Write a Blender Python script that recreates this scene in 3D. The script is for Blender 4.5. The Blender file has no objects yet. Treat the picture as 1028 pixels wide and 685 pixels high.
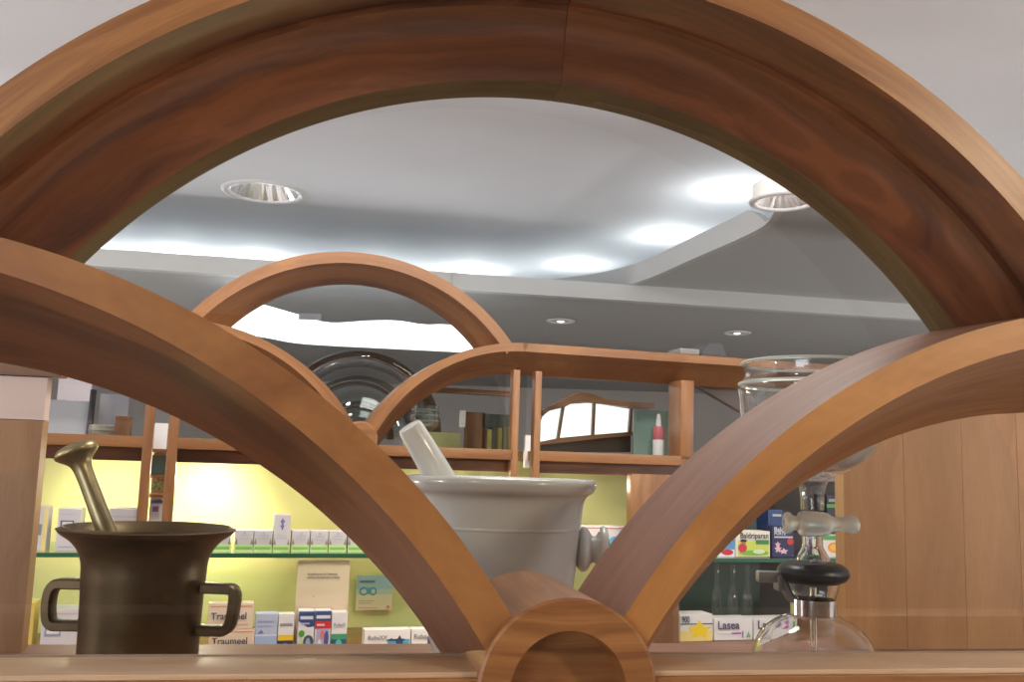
import bpy, bmesh, math, random
import numpy as np
from mathutils import Vector, Matrix
random.seed(7)
SC = bpy.context.scene
COL = SC.collection
# ------------------------------------------------------------------ camera
FPX = 950.0
PITCH = math.atan(125.5/FPX); ROLL = math.radians(1.8)
Fw = Vector((0, math.cos(PITCH), math.sin(PITCH)))
U0 = Vector((0, -math.sin(PITCH), math.cos(PITCH))); R0 = Vector((1, 0, 0))
Rt = math.cos(ROLL)*R0 + math.sin(ROLL)*U0
Up = -math.sin(ROLL)*R0 + math.cos(ROLL)*U0
cd = bpy.data.cameras.new('camera'); cam = bpy.data.objects.new('camera', cd); COL.objects.link(cam)
cd.sensor_fit = 'HORIZONTAL'; cd.sensor_width = 36; cd.lens = 36*FPX/1028; cd.clip_start = .02; cd.clip_end = 60
m = Matrix((( Rt.x, Up.x, -Fw.x, 0), (Rt.y, Up.y, -Fw.y, 0), (Rt.z, Up.z, -Fw.z, 0), (0, 0, 0, 1)))
cam.matrix_world = m
SC.camera = cam
# ------------------------------------------------------------------ world, exposure, big lights
w = bpy.data.worlds.new('world'); SC.world = w; w.use_nodes = True
w.node_tree.nodes['Background'].inputs[0].default_value = (.86, .90, 1, 1)
w.node_tree.nodes['Background'].inputs[1].default_value = 0.85
SC.view_settings.view_transform = 'Standard'; SC.view_settings.look = 'None'
SC.view_settings.gamma = 1; SC.view_settings.use_curve_mapping = False
SC.view_settings.exposure = 0.37
def light(kind, loc, energy, color, size=.05, target=None, spot=None, blend=.6, name='lamp_light'):
    l = bpy.data.lights.new(name, kind); l.energy = energy; l.color = color
    if kind == 'AREA': l.size = size
    else: l.shadow_soft_size = size
    if spot: l.spot_size = math.radians(spot); l.spot_blend = blend
    o = bpy.data.objects.new(name, l); COL.objects.link(o); o.location = loc
    if target is not None:
        o.rotation_euler = (Vector(target)-Vector(loc)).to_track_quat('-Z', 'Y').to_euler()
    return o
# ceiling downlights of the shop on the camera's side (warm), and daylight area at the shop window behind
light('SPOT', (-.85, -.35, .78), 14, (1, .76, .46), .06, (.5, .75, .12), 75, .8)
light('SPOT', (1.65, -.3, .76), 44, (1, .80, .55), .06, (.55, .7, .15), 60, .8)
light('AREA', (-2.7, -3.8, 0), 60, (.92, .95, 1), 2.0, (-.3, 1, .2))
for q, e_ in (((-3.4, .1, .2), 60), ((3.6, -.2, .2), 52), ((-2.4, 2.4, -.6), 34), ((2.6, 2.4, -.6), 34)):    # unseen fill points added to brighten the ceiling and the room
    light('POINT', q, e_, (1, .95, .92), .12)
light('SPOT', (-.45, 1.25, .78), 26, (1, .93, .84), .04, (-.45, 1.95, -.3), 70, .8)    # unseen spots added over the ledge to brighten the cartons
light('SPOT', (.45, 1.3, .78), 20, (1, .93, .84), .04, (.4, 2.1, -.3), 70, .8)
light('AREA', (.1, 1.45, .79), 12, (1, .94, .86), .5, (.1, 1.75, -.2))  # unseen overhead area light added to lift the cartons
# ------------------------------------------------------------------ projection helpers (pixel of the photo -> point at a chosen real depth)
def ray(px, py): return Fw*FPX + Rt*(px-514) + Up*(342.5-py)
def at(px, py, Y): d = ray(px, py); return d*(Y/d.y)
def atz(px, py, z): d = ray(px, py); return d*(z/d.z)
class Plane:
    def __init__(s, D, yaw):
        s.o = Vector((0, D, 0)); s.u = Vector((math.cos(yaw), math.sin(yaw), 0)); s.n = Vector((-math.sin(yaw), math.cos(yaw), 0)); s.yaw = yaw
        s.M = Matrix.Translation(s.o) @ Matrix.Rotation(yaw, 4, 'Z')
    def __call__(s, px, py, n=0):
        d = ray(px, py); t = (s.n.dot(s.o)+n)/s.n.dot(d); p = d*t-s.o
        return p.dot(s.u), p.z
    def world(s, u, n, w): return s.o+s.u*u+s.n*n+Vector((0, 0, w))
PF = Plane(.7, math.radians(10.3))      # front window frame
PR = Plane(1.9, math.radians(16.8))     # rear cabinet front
def circ(pts, P, n):
    Q = np.array([P(x, y, n) for x, y in pts]); A = np.c_[2*Q, np.ones(len(Q))]
    s = np.linalg.lstsq(A, (Q**2).sum(1), rcond=None)[0]
    return float(s[0]), float(s[1]), float(math.sqrt(s[2]+s[0]**2+s[1]**2))
# ------------------------------------------------------------------ materials
MATS = {}
def nodemat(name):
    mt = bpy.data.materials.new(name); mt.use_nodes = True
    return mt, mt.node_tree, mt.node_tree.nodes['Principled BSDF']
def mat(name, col, rough=.5, metal=0, emit=None, es=0, spec=None, noise=0, nscale=30, bump=0, coat=0, trans=0, ior=None):
    if name in MATS: return MATS[name]
    mt, t, b = nodemat(name)
    b.inputs['Base Color'].default_value = (*col, 1); b.inputs['Roughness'].default_value = rough; b.inputs['Metallic'].default_value = metal
    if spec is not None: b.inputs['Specular IOR Level'].default_value = spec
    if coat: b.inputs['Coat Weight'].default_value = coat; b.inputs['Coat Roughness'].default_value = .15
    if trans: b.inputs['Transmission Weight'].default_value = trans
    if ior: b.inputs['IOR'].default_value = ior
    if emit: b.inputs['Emission Color'].default_value = (*emit, 1); b.inputs['Emission Strength'].default_value = es
    if noise or bump:
        tc = t.nodes.new('ShaderNodeTexCoord'); nz = t.nodes.new('ShaderNodeTexNoise')
        nz.inputs['Scale'].default_value = nscale; nz.inputs['Detail'].default_value = 6; nz.inputs['Roughness'].default_value = .6
        t.links.new(tc.outputs['Object'], nz.inputs['Vector'])
        if noise:
            rp = t.nodes.new('ShaderNodeValToRGB'); t.links.new(nz.outputs[0], rp.inputs[0])
            rp.color_ramp.elements[0].position = .3; rp.color_ramp.elements[1].position = .7
            rp.color_ramp.elements[0].color = (*[c*(1-noise) for c in col], 1); rp.color_ramp.elements[1].color = (*[min(1, c*(1+noise)) for c in col], 1)
            t.links.new(rp.outputs[0], b.inputs['Base Color'])
        if bump:
            bp = t.nodes.new('ShaderNodeBump'); bp.inputs['Strength'].default_value = bump; bp.inputs['Distance'].default_value = .002
            t.links.new(nz.outputs[0], bp.inputs['Height']); t.links.new(bp.outputs[0], b.inputs['Normal'])
    MATS[name] = mt; return mt
def wood(name, c1, c2, rough=.38, coat=.25, sc=(3.2, 34), figure=1.0):
    mt, t, b = nodemat(name); N = t.nodes.new; L = t.links.new
    uv = N('ShaderNodeUVMap'); uv.uv_map = 'grain'
    mp = N('ShaderNodeMapping'); L(uv.outputs[0], mp.inputs[0]); mp.inputs['Scale'].default_value = (sc[0], sc[1], 1)
    n0 = N('ShaderNodeTexNoise'); n0.inputs['Scale'].default_value = 5; n0.inputs['Detail'].default_value = 2; L(uv.outputs[0], n0.inputs['Vector'])
    mx = N('ShaderNodeMixRGB'); mx.blend_type = 'ADD'; mx.inputs[0].default_value = .9*figure; L(mp.outputs[0], mx.inputs[1]); L(n0.outputs['Color'], mx.inputs[2])
    n1 = N('ShaderNodeTexNoise'); n1.inputs['Scale'].default_value = 1; n1.inputs['Detail'].default_value = 5; n1.inputs['Roughness'].default_value = .62; n1.inputs['Distortion'].default_value = .9
    L(mx.outputs[0], n1.inputs['Vector'])
    rp = N('ShaderNodeValToRGB'); L(n1.outputs[0], rp.inputs[0]); e = rp.color_ramp.elements
    e[0].position = .36; e[0].color = (*c2, 1); e[1].position = .63; e[1].color = (*c1, 1)
    mp2 = N('ShaderNodeMapping'); L(uv.outputs[0], mp2.inputs[0]); mp2.inputs['Scale'].default_value = (30, 900, 1)
    n2 = N('ShaderNodeTexNoise'); n2.inputs['Scale'].default_value = 1; n2.inputs['Detail'].default_value = 2; L(mp2.outputs[0], n2.inputs['Vector'])
    m2 = N('ShaderNodeMixRGB'); m2.blend_type = 'MULTIPLY'; m2.inputs[0].default_value = .34; L(rp.outputs[0], m2.inputs[1]); L(n2.outputs[0], m2.inputs[2])
    L(m2.outputs[0], b.inputs['Base Color'])
    b.inputs['Roughness'].default_value = rough; b.inputs['Coat Weight'].default_value = coat; b.inputs['Coat Roughness'].default_value = .28
    bp = N('ShaderNodeBump'); bp.inputs['Strength'].default_value = .12; bp.inputs['Distance'].default_value = .001
    L(n2.outputs[0], bp.inputs['Height']); L(bp.outputs[0], b.inputs['Normal'])
    return mt
def pane_glass(name, tint, refl=1.0):      # thin sheet of glass: clear transmission and a Fresnel reflection
    mt = bpy.data.materials.new(name); mt.use_nodes = True; t = mt.node_tree; t.nodes.clear(); N = t.nodes.new
    o = N('ShaderNodeOutputMaterial'); mx = N('ShaderNodeMixShader'); lw = N('ShaderNodeLayerWeight'); lw.inputs[0].default_value = .5
    pw = N('ShaderNodeMath'); pw.operation = 'POWER'; pw.inputs[1].default_value = 4.2; t.links.new(lw.outputs['Facing'], pw.inputs[0])
    fr = N('ShaderNodeMath'); fr.operation = 'MULTIPLY_ADD'; fr.inputs[1].default_value = .9; fr.inputs[2].default_value = .05; t.links.new(pw.outputs[0], fr.inputs[0])
    tr = N('ShaderNodeBsdfTransparent'); tr.inputs[0].default_value = (*tint, 1)
    gl = N('ShaderNodeBsdfGlossy'); gl.inputs['Roughness'].default_value = .015; gl.inputs[0].default_value = (refl, refl, refl, 1)
    t.links.new(fr.outputs[0], mx.inputs[0]); t.links.new(tr.outputs[0], mx.inputs[1]); t.links.new(gl.outputs[0], mx.inputs[2]); t.links.new(mx.outputs[0], o.inputs[0])
    return mt
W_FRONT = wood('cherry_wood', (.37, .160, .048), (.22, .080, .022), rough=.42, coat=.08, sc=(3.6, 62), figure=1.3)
W_FRONT2 = wood('cherry_wood_light', (.52, .235, .068), (.36, .145, .038), sc=(3, 50), rough=.40, coat=.12, figure=1.5)  # brighter copy of the cherry wood, for the lit right bar
W_COVE = wood('cherry_wood_dark', (.27, .098, .038), (.085, .030, .015), rough=.30, coat=.4, sc=(2.0, 17), figure=1.6)  # cherry wood darkened for the shade in coves and undersides
W_BEAD = wood('glazing_bead_wood', (.16, .10, .035), (.11, .065, .022), rough=.5, coat=.05)
W_RAIL = wood('pale_ledge_wood', (.72, .51, .33), (.60, .40, .25), rough=.4, coat=.3)
W_REAR = wood('cabinet_wood', (.33, .150, .056), (.21, .085, .032), rough=.4)
W_PANEL = wood('maple_panel_wood', (.52, .28, .115), (.42, .205, .075), rough=.45, coat=.1, sc=(1.6, 14))
W_COUNTER = wood('counter_wood', (.32, .16, .105), (.23, .11, .075), rough=.5, coat=.05)
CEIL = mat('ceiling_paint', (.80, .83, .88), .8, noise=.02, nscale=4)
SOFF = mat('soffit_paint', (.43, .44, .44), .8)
FLOORM = mat('floor_stone', (.42, .38, .34), .5, noise=.15, nscale=3)
WALLM = mat('wall_paint', (.62, .58, .55), .8)
NICHE = mat('niche_yellow_green', (.68, .69, .30), .55, noise=.04, nscale=3)
NICHE2 = mat('niche_dark_green', (.035, .07, .05), .3)
BRONZE = mat('dark_bronze', (.115, .080, .040), .40, metal=.75, noise=.35, nscale=14, bump=.25)
BRONZE2 = mat('bronze_pestle_metal', (.36, .30, .16), .36, metal=.85, noise=.25, nscale=25)
PORC = mat('white_porcelain', (.56, .58, .55), .18, coat=.5, noise=.04, nscale=9)
PORC2 = mat('white_porcelain_pestle', (.74, .76, .74), .25, coat=.4)
CHROME = mat('chrome', (.8, .8, .82), .12, metal=1)
DARKM = mat('dark_grey_metal', (.05, .055, .06), .35, metal=.3)
GREYM = mat('grey_cast_metal', (.28, .28, .27), .42, metal=.8)
RUBBER = mat('black_rubber', (.012, .016, .018), .35)
GLASS = mat('clear_glass', (.97, .985, .975), .0, trans=1, ior=1.45)
BOWLG = pane_glass('thin_bowl_glass', (.95, .965, .96), 1.0)
FROST = mat('frosted_glass', (.80, .84, .80), .28, trans=.75, ior=1.4)
PANE = pane_glass('window_pane', (.90, .915, .93), .9)
PANE_R = pane_glass('cabinet_pane', (.80, .83, .83), 1.0)
SHELFG = pane_glass('shelf_glass_green', (.88, .97, .92), .8)
SHELFE = mat('shelf_glass_edge', (.02, .11, .06), .3)
WHITEC = mat('white_card', (.78, .76, .74), .5)
LAMPW = mat('lamp_glow', (1, 1, 1), .5, emit=(1, .96, .9), es=2.5)
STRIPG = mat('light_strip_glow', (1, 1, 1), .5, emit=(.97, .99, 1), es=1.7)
PANELG = mat('backlit_panel_glow', (.9, .95, .92), .5, emit=(.90, 1, .94), es=1.1)
def flat(col, rough=.5):
    k = 'ink_%03d_%03d_%03d' % tuple(int(c*255) for c in col)
    return mat(k, col, rough)
# ------------------------------------------------------------------ object helpers
def link(name, bm, material, parent=None, mw=None, smooth=False, angle=None):
    me = bpy.data.meshes.new(name); bm.to_mesh(me); bm.free()
    mats = material if isinstance(material, (list, tuple)) else [material]
    for q in mats: me.materials.append(q)
    if smooth:
        for p in me.polygons: p.use_smooth = True
        if angle:
            try: me.set_sharp_from_angle(angle=math.radians(angle))
            except Exception: pass
    o = bpy.data.objects.new(name, me); COL.objects.link(o)
    if parent: o.parent = parent
    if mw is not None: o.matrix_local = mw
    return o
def tag(o, label=None, cat=None, group=None, kind=None):
    if label: o['label'] = label
    if cat: o['category'] = cat
    if group: o['group'] = group
    if kind: o['kind'] = kind
    return o
def empty(name, mw, label, cat, group=None):
    o = bpy.data.objects.new(name, None); COL.objects.link(o); o.empty_display_size = .05; o.matrix_world = mw
    return tag(o, label, cat, group)
def box_bm(bm, x0, x1, y0, y1, z0, z1, mi=0, bev=0):
    vs = [bm.verts.new((x, y, z)) for x in (x0, x1) for y in (y0, y1) for z in (z0, z1)]
    fs = [(0, 1, 3, 2), (4, 6, 7, 5), (0, 4, 5, 1), (2, 3, 7, 6), (0, 2, 6, 4), (1, 5, 7, 3)]
    uvl = bm.loops.layers.uv.get('grain') or bm.loops.layers.uv.new('grain')
    dims = [abs(x1-x0), abs(y1-y0), abs(z1-z0)]; lg = dims.index(max(dims)); o1, o2 = random.random()*9, random.random()*9
    out = []
    for f in fs:
        fc = bm.faces.new([vs[i] for i in f]); fc.material_index = mi; out.append(fc)
        for l in fc.loops:
            c = l.vert.co; other = [c[i] for i in range(3) if i != lg]
            l[uvl].uv = (c[lg]+o1, other[0]+other[1]*.83+o2)
    if bev:
        bmesh.ops.bevel(bm, geom=list({e for f in out for e in f.edges}), offset=bev, segments=2, affect='EDGES', profile=.6)
    return out
def box(name, x0, x1, y0, y1, z0, z1, material, parent=None, mw=None, bev=0):
    bm = bmesh.new(); box_bm(bm, x0, x1, y0, y1, z0, z1, 0, bev)
    return link(name, bm, material, parent, mw, smooth=bool(bev), angle=30 if bev else None)
def lathe(bm, prof, seg=64, cx=0, cy=0, mi=0, axis='Z', cap=False):
    rings = []
    for r, z in prof:
        if r < 1e-6: v = bm.verts.new(pt(axis, 0, 0, z, cx, cy)); rings.append([v]*seg)
        else: rings.append([bm.verts.new(pt(axis, r*math.cos(2*math.pi*i/seg), r*math.sin(2*math.pi*i/seg), z, cx, cy)) for i in range(seg)])
    for a, b in zip(rings, rings[1:]):
        for i in range(seg):
            j = (i+1) % seg; q = []
            for v in (a[i], a[j], b[j], b[i]):
                if v not in q: q.append(v)
            if len(q) > 2:
                f = bm.faces.new(q); f.material_index = mi
def pt(axis, x, y, z, cx, cy):
    if axis == 'Z': return (x+cx, y+cy, z)
    if axis == 'X': return (z, x+cx, y+cy)
    return (x+cx, z, y+cy)
def smoothprof(pts, n=8):
    out = []; P = [pts[0]]+list(pts)+[pts[-1]]
    for i in range(1, len(P)-2):
        for k in range(n):
            t = k/n; p0, p1, p2, p3 = P[i-1], P[i], P[i+1], P[i+2]
            out.append(tuple(.5*((2*p1[j])+(-p0[j]+p2[j])*t+(2*p0[j]-5*p1[j]+4*p2[j]-p3[j])*t*t+(-p0[j]+3*p1[j]-3*p2[j]+p3[j])*t**3) for j in range(len(p1))))
    out.append(tuple(pts[-1])); return out
def tube(bm, path, rad, seg=12, sx=1, mi=0, caps=True):
    path = [Vector(p) for p in path]; rings = []; ref = Vector((0, 1, 0))
    for i, p in enumerate(path):
        t = (path[min(i+1, len(path)-1)]-path[max(i-1, 0)]).normalized()
        a = t.cross(ref)
        if a.length < .1: a = t.cross(Vector((1, 0, 0)))
        a.normalize(); b = t.cross(a).normalized(); r = rad[i] if isinstance(rad, (list, tuple)) else rad
        rings.append([bm.verts.new(p+a*r*math.cos(2*math.pi*k/seg)+b*r*sx*math.sin(2*math.pi*k/seg)) for k in range(seg)])
    for r1, r2 in zip(rings, rings[1:]):
        for k in range(seg): bm.faces.new((r1[k], r1[(k+1) % seg], r2[(k+1) % seg], r2[k]))
    if caps: bm.faces.new(rings[0]); bm.faces.new(rings[-1][::-1])
def sweep(bm, curves, a0, a1,  seg=72, mats=None, uvoff=0):
    """curves: closed cross-section, each (cu, cw, R, n). Built in plane coords (u, n, w)."""
    k = len(curves); uvl = bm.loops.layers.uv.get('grain') or bm.loops.layers.uv.new('grain')
    per = [0]
    for i in range(k):
        A, B = curves[i], curves[(i+1) % k]; per.append(per[-1]+math.hypot(A[2]-B[2], A[3]-B[3])+.001)
    rings = []
    for s in range(seg+1):
        rings.append([])
        for ci, c in enumerate(curves):
            b0 = a0[ci] if isinstance(a0, list) else a0; b1 = a1[ci] if isinstance(a1, list) else a1
            th = b0+(b1-b0)*s/seg; rings[-1].append(bm.verts.new((c[0]+c[2]*math.cos(th), c[3], c[1]+c[2]*math.sin(th))))
    if isinstance(a0, list): a0 = a0[0]
    if isinstance(a1, list): a1 = a1[0]
    Rm = curves[0][2]
    for s in range(seg):
        for i in range(k):
            j = (i+1) % k
            f = bm.faces.new((rings[s][i], rings[s+1][i], rings[s+1][j], rings[s][j]))
            if mats: f.material_index = mats[i]
            for l, (ss, pp) in zip(f.loops, ((s, per[i]), (s+1, per[i]), (s+1, per[i+1]), (s, per[i+1]))):
                l[uvl].uv = (Rm*(a1-a0)*ss/seg+uvoff, pp+uvoff*.37)
    for r in (rings[0][::-1], rings[-1]):
        f = bm.faces.new(r)
        for l in f.loops: l[uvl].uv = (l.vert.co.x, l.vert.co.z)
def text(s, size, material, parent, mw, name='lettering', sx=1):
    cu = bpy.data.curves.new('txt', 'FONT'); cu.body = s; cu.size = 1; cu.align_x = 'CENTER'; cu.align_y = 'CENTER'; cu.resolution_u = 3; cu.offset = .018
    tmp = bpy.data.objects.new('tmp', cu); COL.objects.link(tmp)
    dg = bpy.context.evaluated_depsgraph_get(); me = bpy.data.meshes.new_from_object(tmp.evaluated_get(dg))
    bpy.data.objects.remove(tmp)
    xsn = [v.co.x for v in me.vertices]; k = size/(max(xsn)-min(xsn)); me.transform(Matrix.Diagonal((k, k*sx, 1, 1)))
    me.name = name; me.materials.clear(); me.materials.append(material)
    o = bpy.data.objects.new(name, me); COL.objects.link(o); o.parent = parent
    o.matrix_local = mw @ Matrix.Rotation(math.pi/2, 4, 'X') 
    return o
T = Matrix.Translation
# ================================================================== STRUCTURE
Z1, Z2, Z3, ZF = .82, .62, .565, -1.45
d1 = atz(266, 193, Z1)
def ceiling_with_holes(holes, hr, x0, x1, y0, y1, z):
    if len(holes) > 1:
        xm = (holes[0][0]+holes[1][0])/2; bm = ceiling_with_holes(holes[:1], hr, x0, xm, y0, y1, z); b2 = ceiling_with_holes(holes[1:], hr, xm, x1, y0, y1, z)
        me = bpy.data.meshes.new('t'); b2.to_mesh(me); bm.from_mesh(me); b2.free(); bpy.data.meshes.remove(me); return bm
    bm = bmesh.new(); h = hr*1.5
    xs = sorted([x0, x1]+[c+s*h for c, _ in holes for s in (-1, 1)]); ys = sorted([y0, y1]+[c+s*h for _, c in holes for s in (-1, 1)])
    for i in range(len(xs)-1):
        for j in range(len(ys)-1):
            cx, cy = (xs[i]+xs[i+1])/2, (ys[j]+ys[j+1])/2
            hole = [q for q in holes if abs(q[0]-cx) < 1e-4+h*.99 and abs(q[1]-cy) < h*.99]
            if not hole:
                bm.faces.new([bm.verts.new(p) for p in ((xs[i], ys[j], z), (xs[i], ys[j+1], z), (xs[i+1], ys[j+1], z), (xs[i+1], ys[j], z))])
    for cx, cy in holes:
        n = 48; ci = [bm.verts.new((cx+hr*math.cos(a), cy+hr*math.sin(a), z)) for a in (2*math.pi*k/n for k in range(n))]
        sq = []
        for k in range(n):
            a = 2*math.pi*k/n; s = h/max(abs(math.cos(a)), abs(math.sin(a))); sq.append(bm.verts.new((cx+s*math.cos(a), cy+s*math.sin(a), z)))
        for k in range(n): bm.faces.new((ci[k], sq[k], sq[(k+1) % n], ci[(k+1) % n]))
    return bm
HR = .118
tag(link('ceiling', ceiling_with_holes([(d1.x, d1.y)], HR, -4.5, 4.5, -4, 8, Z1), CEIL), kind='structure')
tag(box('floor', -4.5, 4.5, -4, 8, ZF-.05, ZF, FLOORM), kind='structure')
tag(box('wall_back', -4.5, 4.5, 7.5, 7.6, ZF, Z1, WALLM), kind='structure')
tag(box('wall_left', -4.6, -4.5, -4, 7.6, ZF, Z1, WALLM), kind='structure')
WB = mat('brown_shelving', (.20, .12, .08), .6, noise=.3, nscale=3)
tag(box('wall_front', -1.3, 4.5, -4.1, -4, ZF, Z1, WB), kind='structure')
tag(box('wall_front', -4.5, -1.3, -4.1, -4, ZF, -.9, WB), kind='structure')
tag(box('window_1', -4.5, -1.3, -4.1, -4, .68, Z1, WB), kind='structure')
tag(box('wall_right', 4.5, 4.6, -4, 7.6, ZF, Z1, WALLM), kind='structure')
# wavy soffit: upstand lip and the lower ceiling behind it
lip_px = [(-160, 262), (-60, 266), (40, 270), (105, 274), (190, 280), (300, 289), (400, 296), (510, 299), (576, 296), (638, 284), (700, 258), (750, 236), (771, 223), (783, 203), (797, 189), (830, 184), (880, 198), (930, 222), (1000, 258), (1080, 285), (1200, 305)]
lip = [atz(x, y, Z2) for x, y in lip_px]
lipv = smoothprof([(p.x, p.y, p.z) for p in lip], 5)
far0 = (lipv[0][0]-1.2, 6.6)
bm = bmesh.new(); LT = .066
nrm = []
for i, p in enumerate(lipv):
    a = Vector(lipv[max(i-1, 0)]); b = Vector(lipv[min(i+1, len(lipv)-1)]); t = (b-a); n = Vector((-t.y, t.x, 0)).normalized(); nrm.append(n)
rg = []
for i, (p, n) in enumerate(zip(lipv, nrm)):
    p = Vector(p); q = p+n*.02; j = i/5; lt = LT*max(.06, min(1, 1-(j-11.0)/.9))
    rg.append([bm.verts.new(v) for v in (p, p+Vector((0, 0, lt)), q+Vector((0, 0, lt)), q)])
for a, b in zip(rg, rg[1:]):
    for k in range(4): bm.faces.new((a[k], b[k], b[(k+1) % 4], a[(k+1) % 4]))
lp = link('trim_1', bm, mat('lip_paint', (.52, .53, .53), .75), smooth=True, angle=40); tag(lp, kind='structure')
bm = bmesh.new(); vs = []
for zq_ in (Z2, Z2+.012):
    bm.faces.new([bm.verts.new((p[0]+n.x*.0195, p[1]+n.y*.0195, zq_)) for p, n in zip(lipv[::1], nrm)]+[bm.verts.new((4.5, lipv[-1][1], zq_)), bm.verts.new((4.5, 7.5, zq_)), bm.verts.new((-4.5, 7.5, zq_)), bm.verts.new((-4.5, lipv[0][1], zq_))])
bm.normal_update(); bmesh.ops.triangulate(bm, faces=bm.faces[:])
for i, (p, n) in enumerate([]):
    f = i/(len(lipv)-1); vs.append((bm.verts.new((p[0]+n.x*.0205, p[1]+n.y*.0205, Z2)), bm.verts.new((-4.5+9.0*f, 7.5, Z2)), bm.verts.new((p[0]+n.x*.02, p[1]+n.y*.02, Z2+.012)), bm.verts.new((-4.5+9.0*f, 7.5, Z2+.012))))
for a, b in zip(vs, vs[1:]):
    bm.faces.new((a[0], a[1], b[1], b[0])); bm.faces.new((a[2], b[2], b[3], a[3]))
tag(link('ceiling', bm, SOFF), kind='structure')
# second step: straight band and the lowest ceiling
sa = atz(633, 286, Z2); sb = atz(940, 307, Z2); dr = (sb-sa); dr.z = 0; dr.normalize()
p0 = sa-dr*5.2; p1 = sa+dr*4.0; nn = Vector((-dr.y, dr.x, 0))
bm = bmesh.new()
for q, r in (((p0), (p1)),):
    v = [bm.verts.new(x) for x in (p0, p1, p1-Vector((0, 0, .055)), p0-Vector((0, 0, .055)))]; bm.faces.new(v)
    v2 = [bm.verts.new(x) for x in (p0+nn*.04, p1+nn*.04, p1+nn*.04-Vector((0, 0, .055)), p0+nn*.04-Vector((0, 0, .055)))]; bm.faces.new(v2[::-1])
    bm.faces.new((v[3], v[2], v2[2], v2[3]))
tag(link('trim_2', bm, mat('step_paint', (.60, .61, .60), .75)), kind='structure')
bm = bmesh.new(); e = [p0+nn*.041, p1+nn*.041, p1+nn*3.0, p0+nn*3.0]
bm.faces.new([bm.verts.new((v.x, v.y, Z3)) for v in e])
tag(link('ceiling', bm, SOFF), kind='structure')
# cove lamps lying hidden behind the lip
for i, (px, py, en) in enumerate([(95, 250, 5), (180, 255, 6), (262, 260, 6), (376, 268, 5), (472, 272, 6), (580, 266, 4.5), (672, 237, 4.5), (738, 190, 5)]):
    c = atz(px, py, Z1)
    t = empty('cove_lamp', T((c.x, c.y, Z2+.045)), ['cove lamp glowing at the far left of the ceiling step', 'second cove lamp from the left along the ceiling step', 'cove lamp glowing above the left side of the rear arch', 'cove lamp glowing above the crown of the rear arch', 'cove lamp glowing above the right end of the rear arch', 'oval cove lamp glow at the middle of the curved ceiling step', 'cove lamp glow where the ceiling step bends towards the viewer', 'large bright cove lamp glow beside the right downlight'][i], 'lamp', 'cove lamps behind the ceiling lip')
    bm = bmesh.new(); lathe(bm, [(0, 0), (.035, 0), (.04, .01), (.03, .02), (0, .02)], 20); link('lamp_body', bm, CHROME, t)
    bm = bmesh.new(); lathe(bm, [(0, .021), (.026, .021), (.026, .026), (0, .027)], 20); link('bulb', bm, LAMPW, t)
    light('POINT', (c.x, c.y, Z1-(.115 if i == 7 else .07)), en*.26, (.98, 1, .96), .03)
# downlights
def downlight(px, py, z, r, label, grp, recessed=True, drum=0):
    c = atz(px, py, z); t = empty('ceiling_downlight', T(c), label, 'downlight', grp)
    bm = bmesh.new(); lathe(bm, [(r*.88, .001), (r*.9, -.004), (r*1.0, -.006), (r*1.1, -.003), (r*1.12, 0)], 48); link('trim_ring', bm, mat('white_trim', (.75, .75, .75), .4), t, smooth=True)
    if drum:
        bm = bmesh.new(); lathe(bm, [(r*1.0, 0), (r*1.0, drum)], 48); link('drum', bm, mat('white_trim', (.75, .75, .75), .4), t, smooth=True)
    bm = bmesh.new(); n = 40; h = drum*.9 if drum else .09 if recessed else -.004; prev = None
    for k in range(n):
        for zz in (0,): pass
    ra = [bm.verts.new((r*.9*math.cos(2*math.pi*k/n)*(1 if k % 2 else .96), r*.9*math.sin(2*math.pi*k/n)*(1 if k % 2 else .96), -.001 if not recessed else 0)) for k in range(n)]
    rb = [bm.verts.new((r*.62*math.cos(2*math.pi*k/n)*(1 if k % 2 else .9), r*.62*math.sin(2*math.pi*k/n)*(1 if k % 2 else .9), h*.6)) for k in range(n)]
    rc = [bm.verts.new((r*.3*math.cos(2*math.pi*k/n), r*.3*math.sin(2*math.pi*k/n), h)) for k in range(n)]
    for a, b in ((ra, rb), (rb, rc)):
        for k in range(n): bm.faces.new((a[k], a[(k+1) % n], b[(k+1) % n], b[k]))
    bm.faces.new(rc); link('reflector', bm, mat('faceted_reflector', (.9, .9, .92), .22, metal=.8), t)
    bm = bmesh.new(); lathe(bm, [(0, h*.55-.001), (r*.2, h*.58-.001), (r*.28, h*.8-.001), (r*.2, h-.002)], 20); link('bulb', bm, LAMPW, t, smooth=True)
    return c
c1 = downlight(266, 193, Z1, HR, 'large round chrome downlight in the ceiling at upper left', 'large ceiling downlights')
c2 = downlight(787, 202, Z2-.036, .066, 'large round chrome downlight in the ceiling beside the right of the big arch', 'large ceiling downlights', True, .035)
for c, zz in ((c1, Z1+.012), (c2, Z2-.03)): light('POINT', (c.x, c.y, zz), .12, (1, .95, .9), .03)
for px, py, z, lb in [(170, 292, Z2, 'tiny distant downlight in the grey soffit at the left'), (563, 322, Z3, 'tiny distant downlight in the grey soffit near the centre'), (740, 334, Z3, 'tiny distant downlight in the grey soffit toward the right')]:
    downlight(px, py, z-.003, .05, lb, 'small distant downlights', False)
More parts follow.
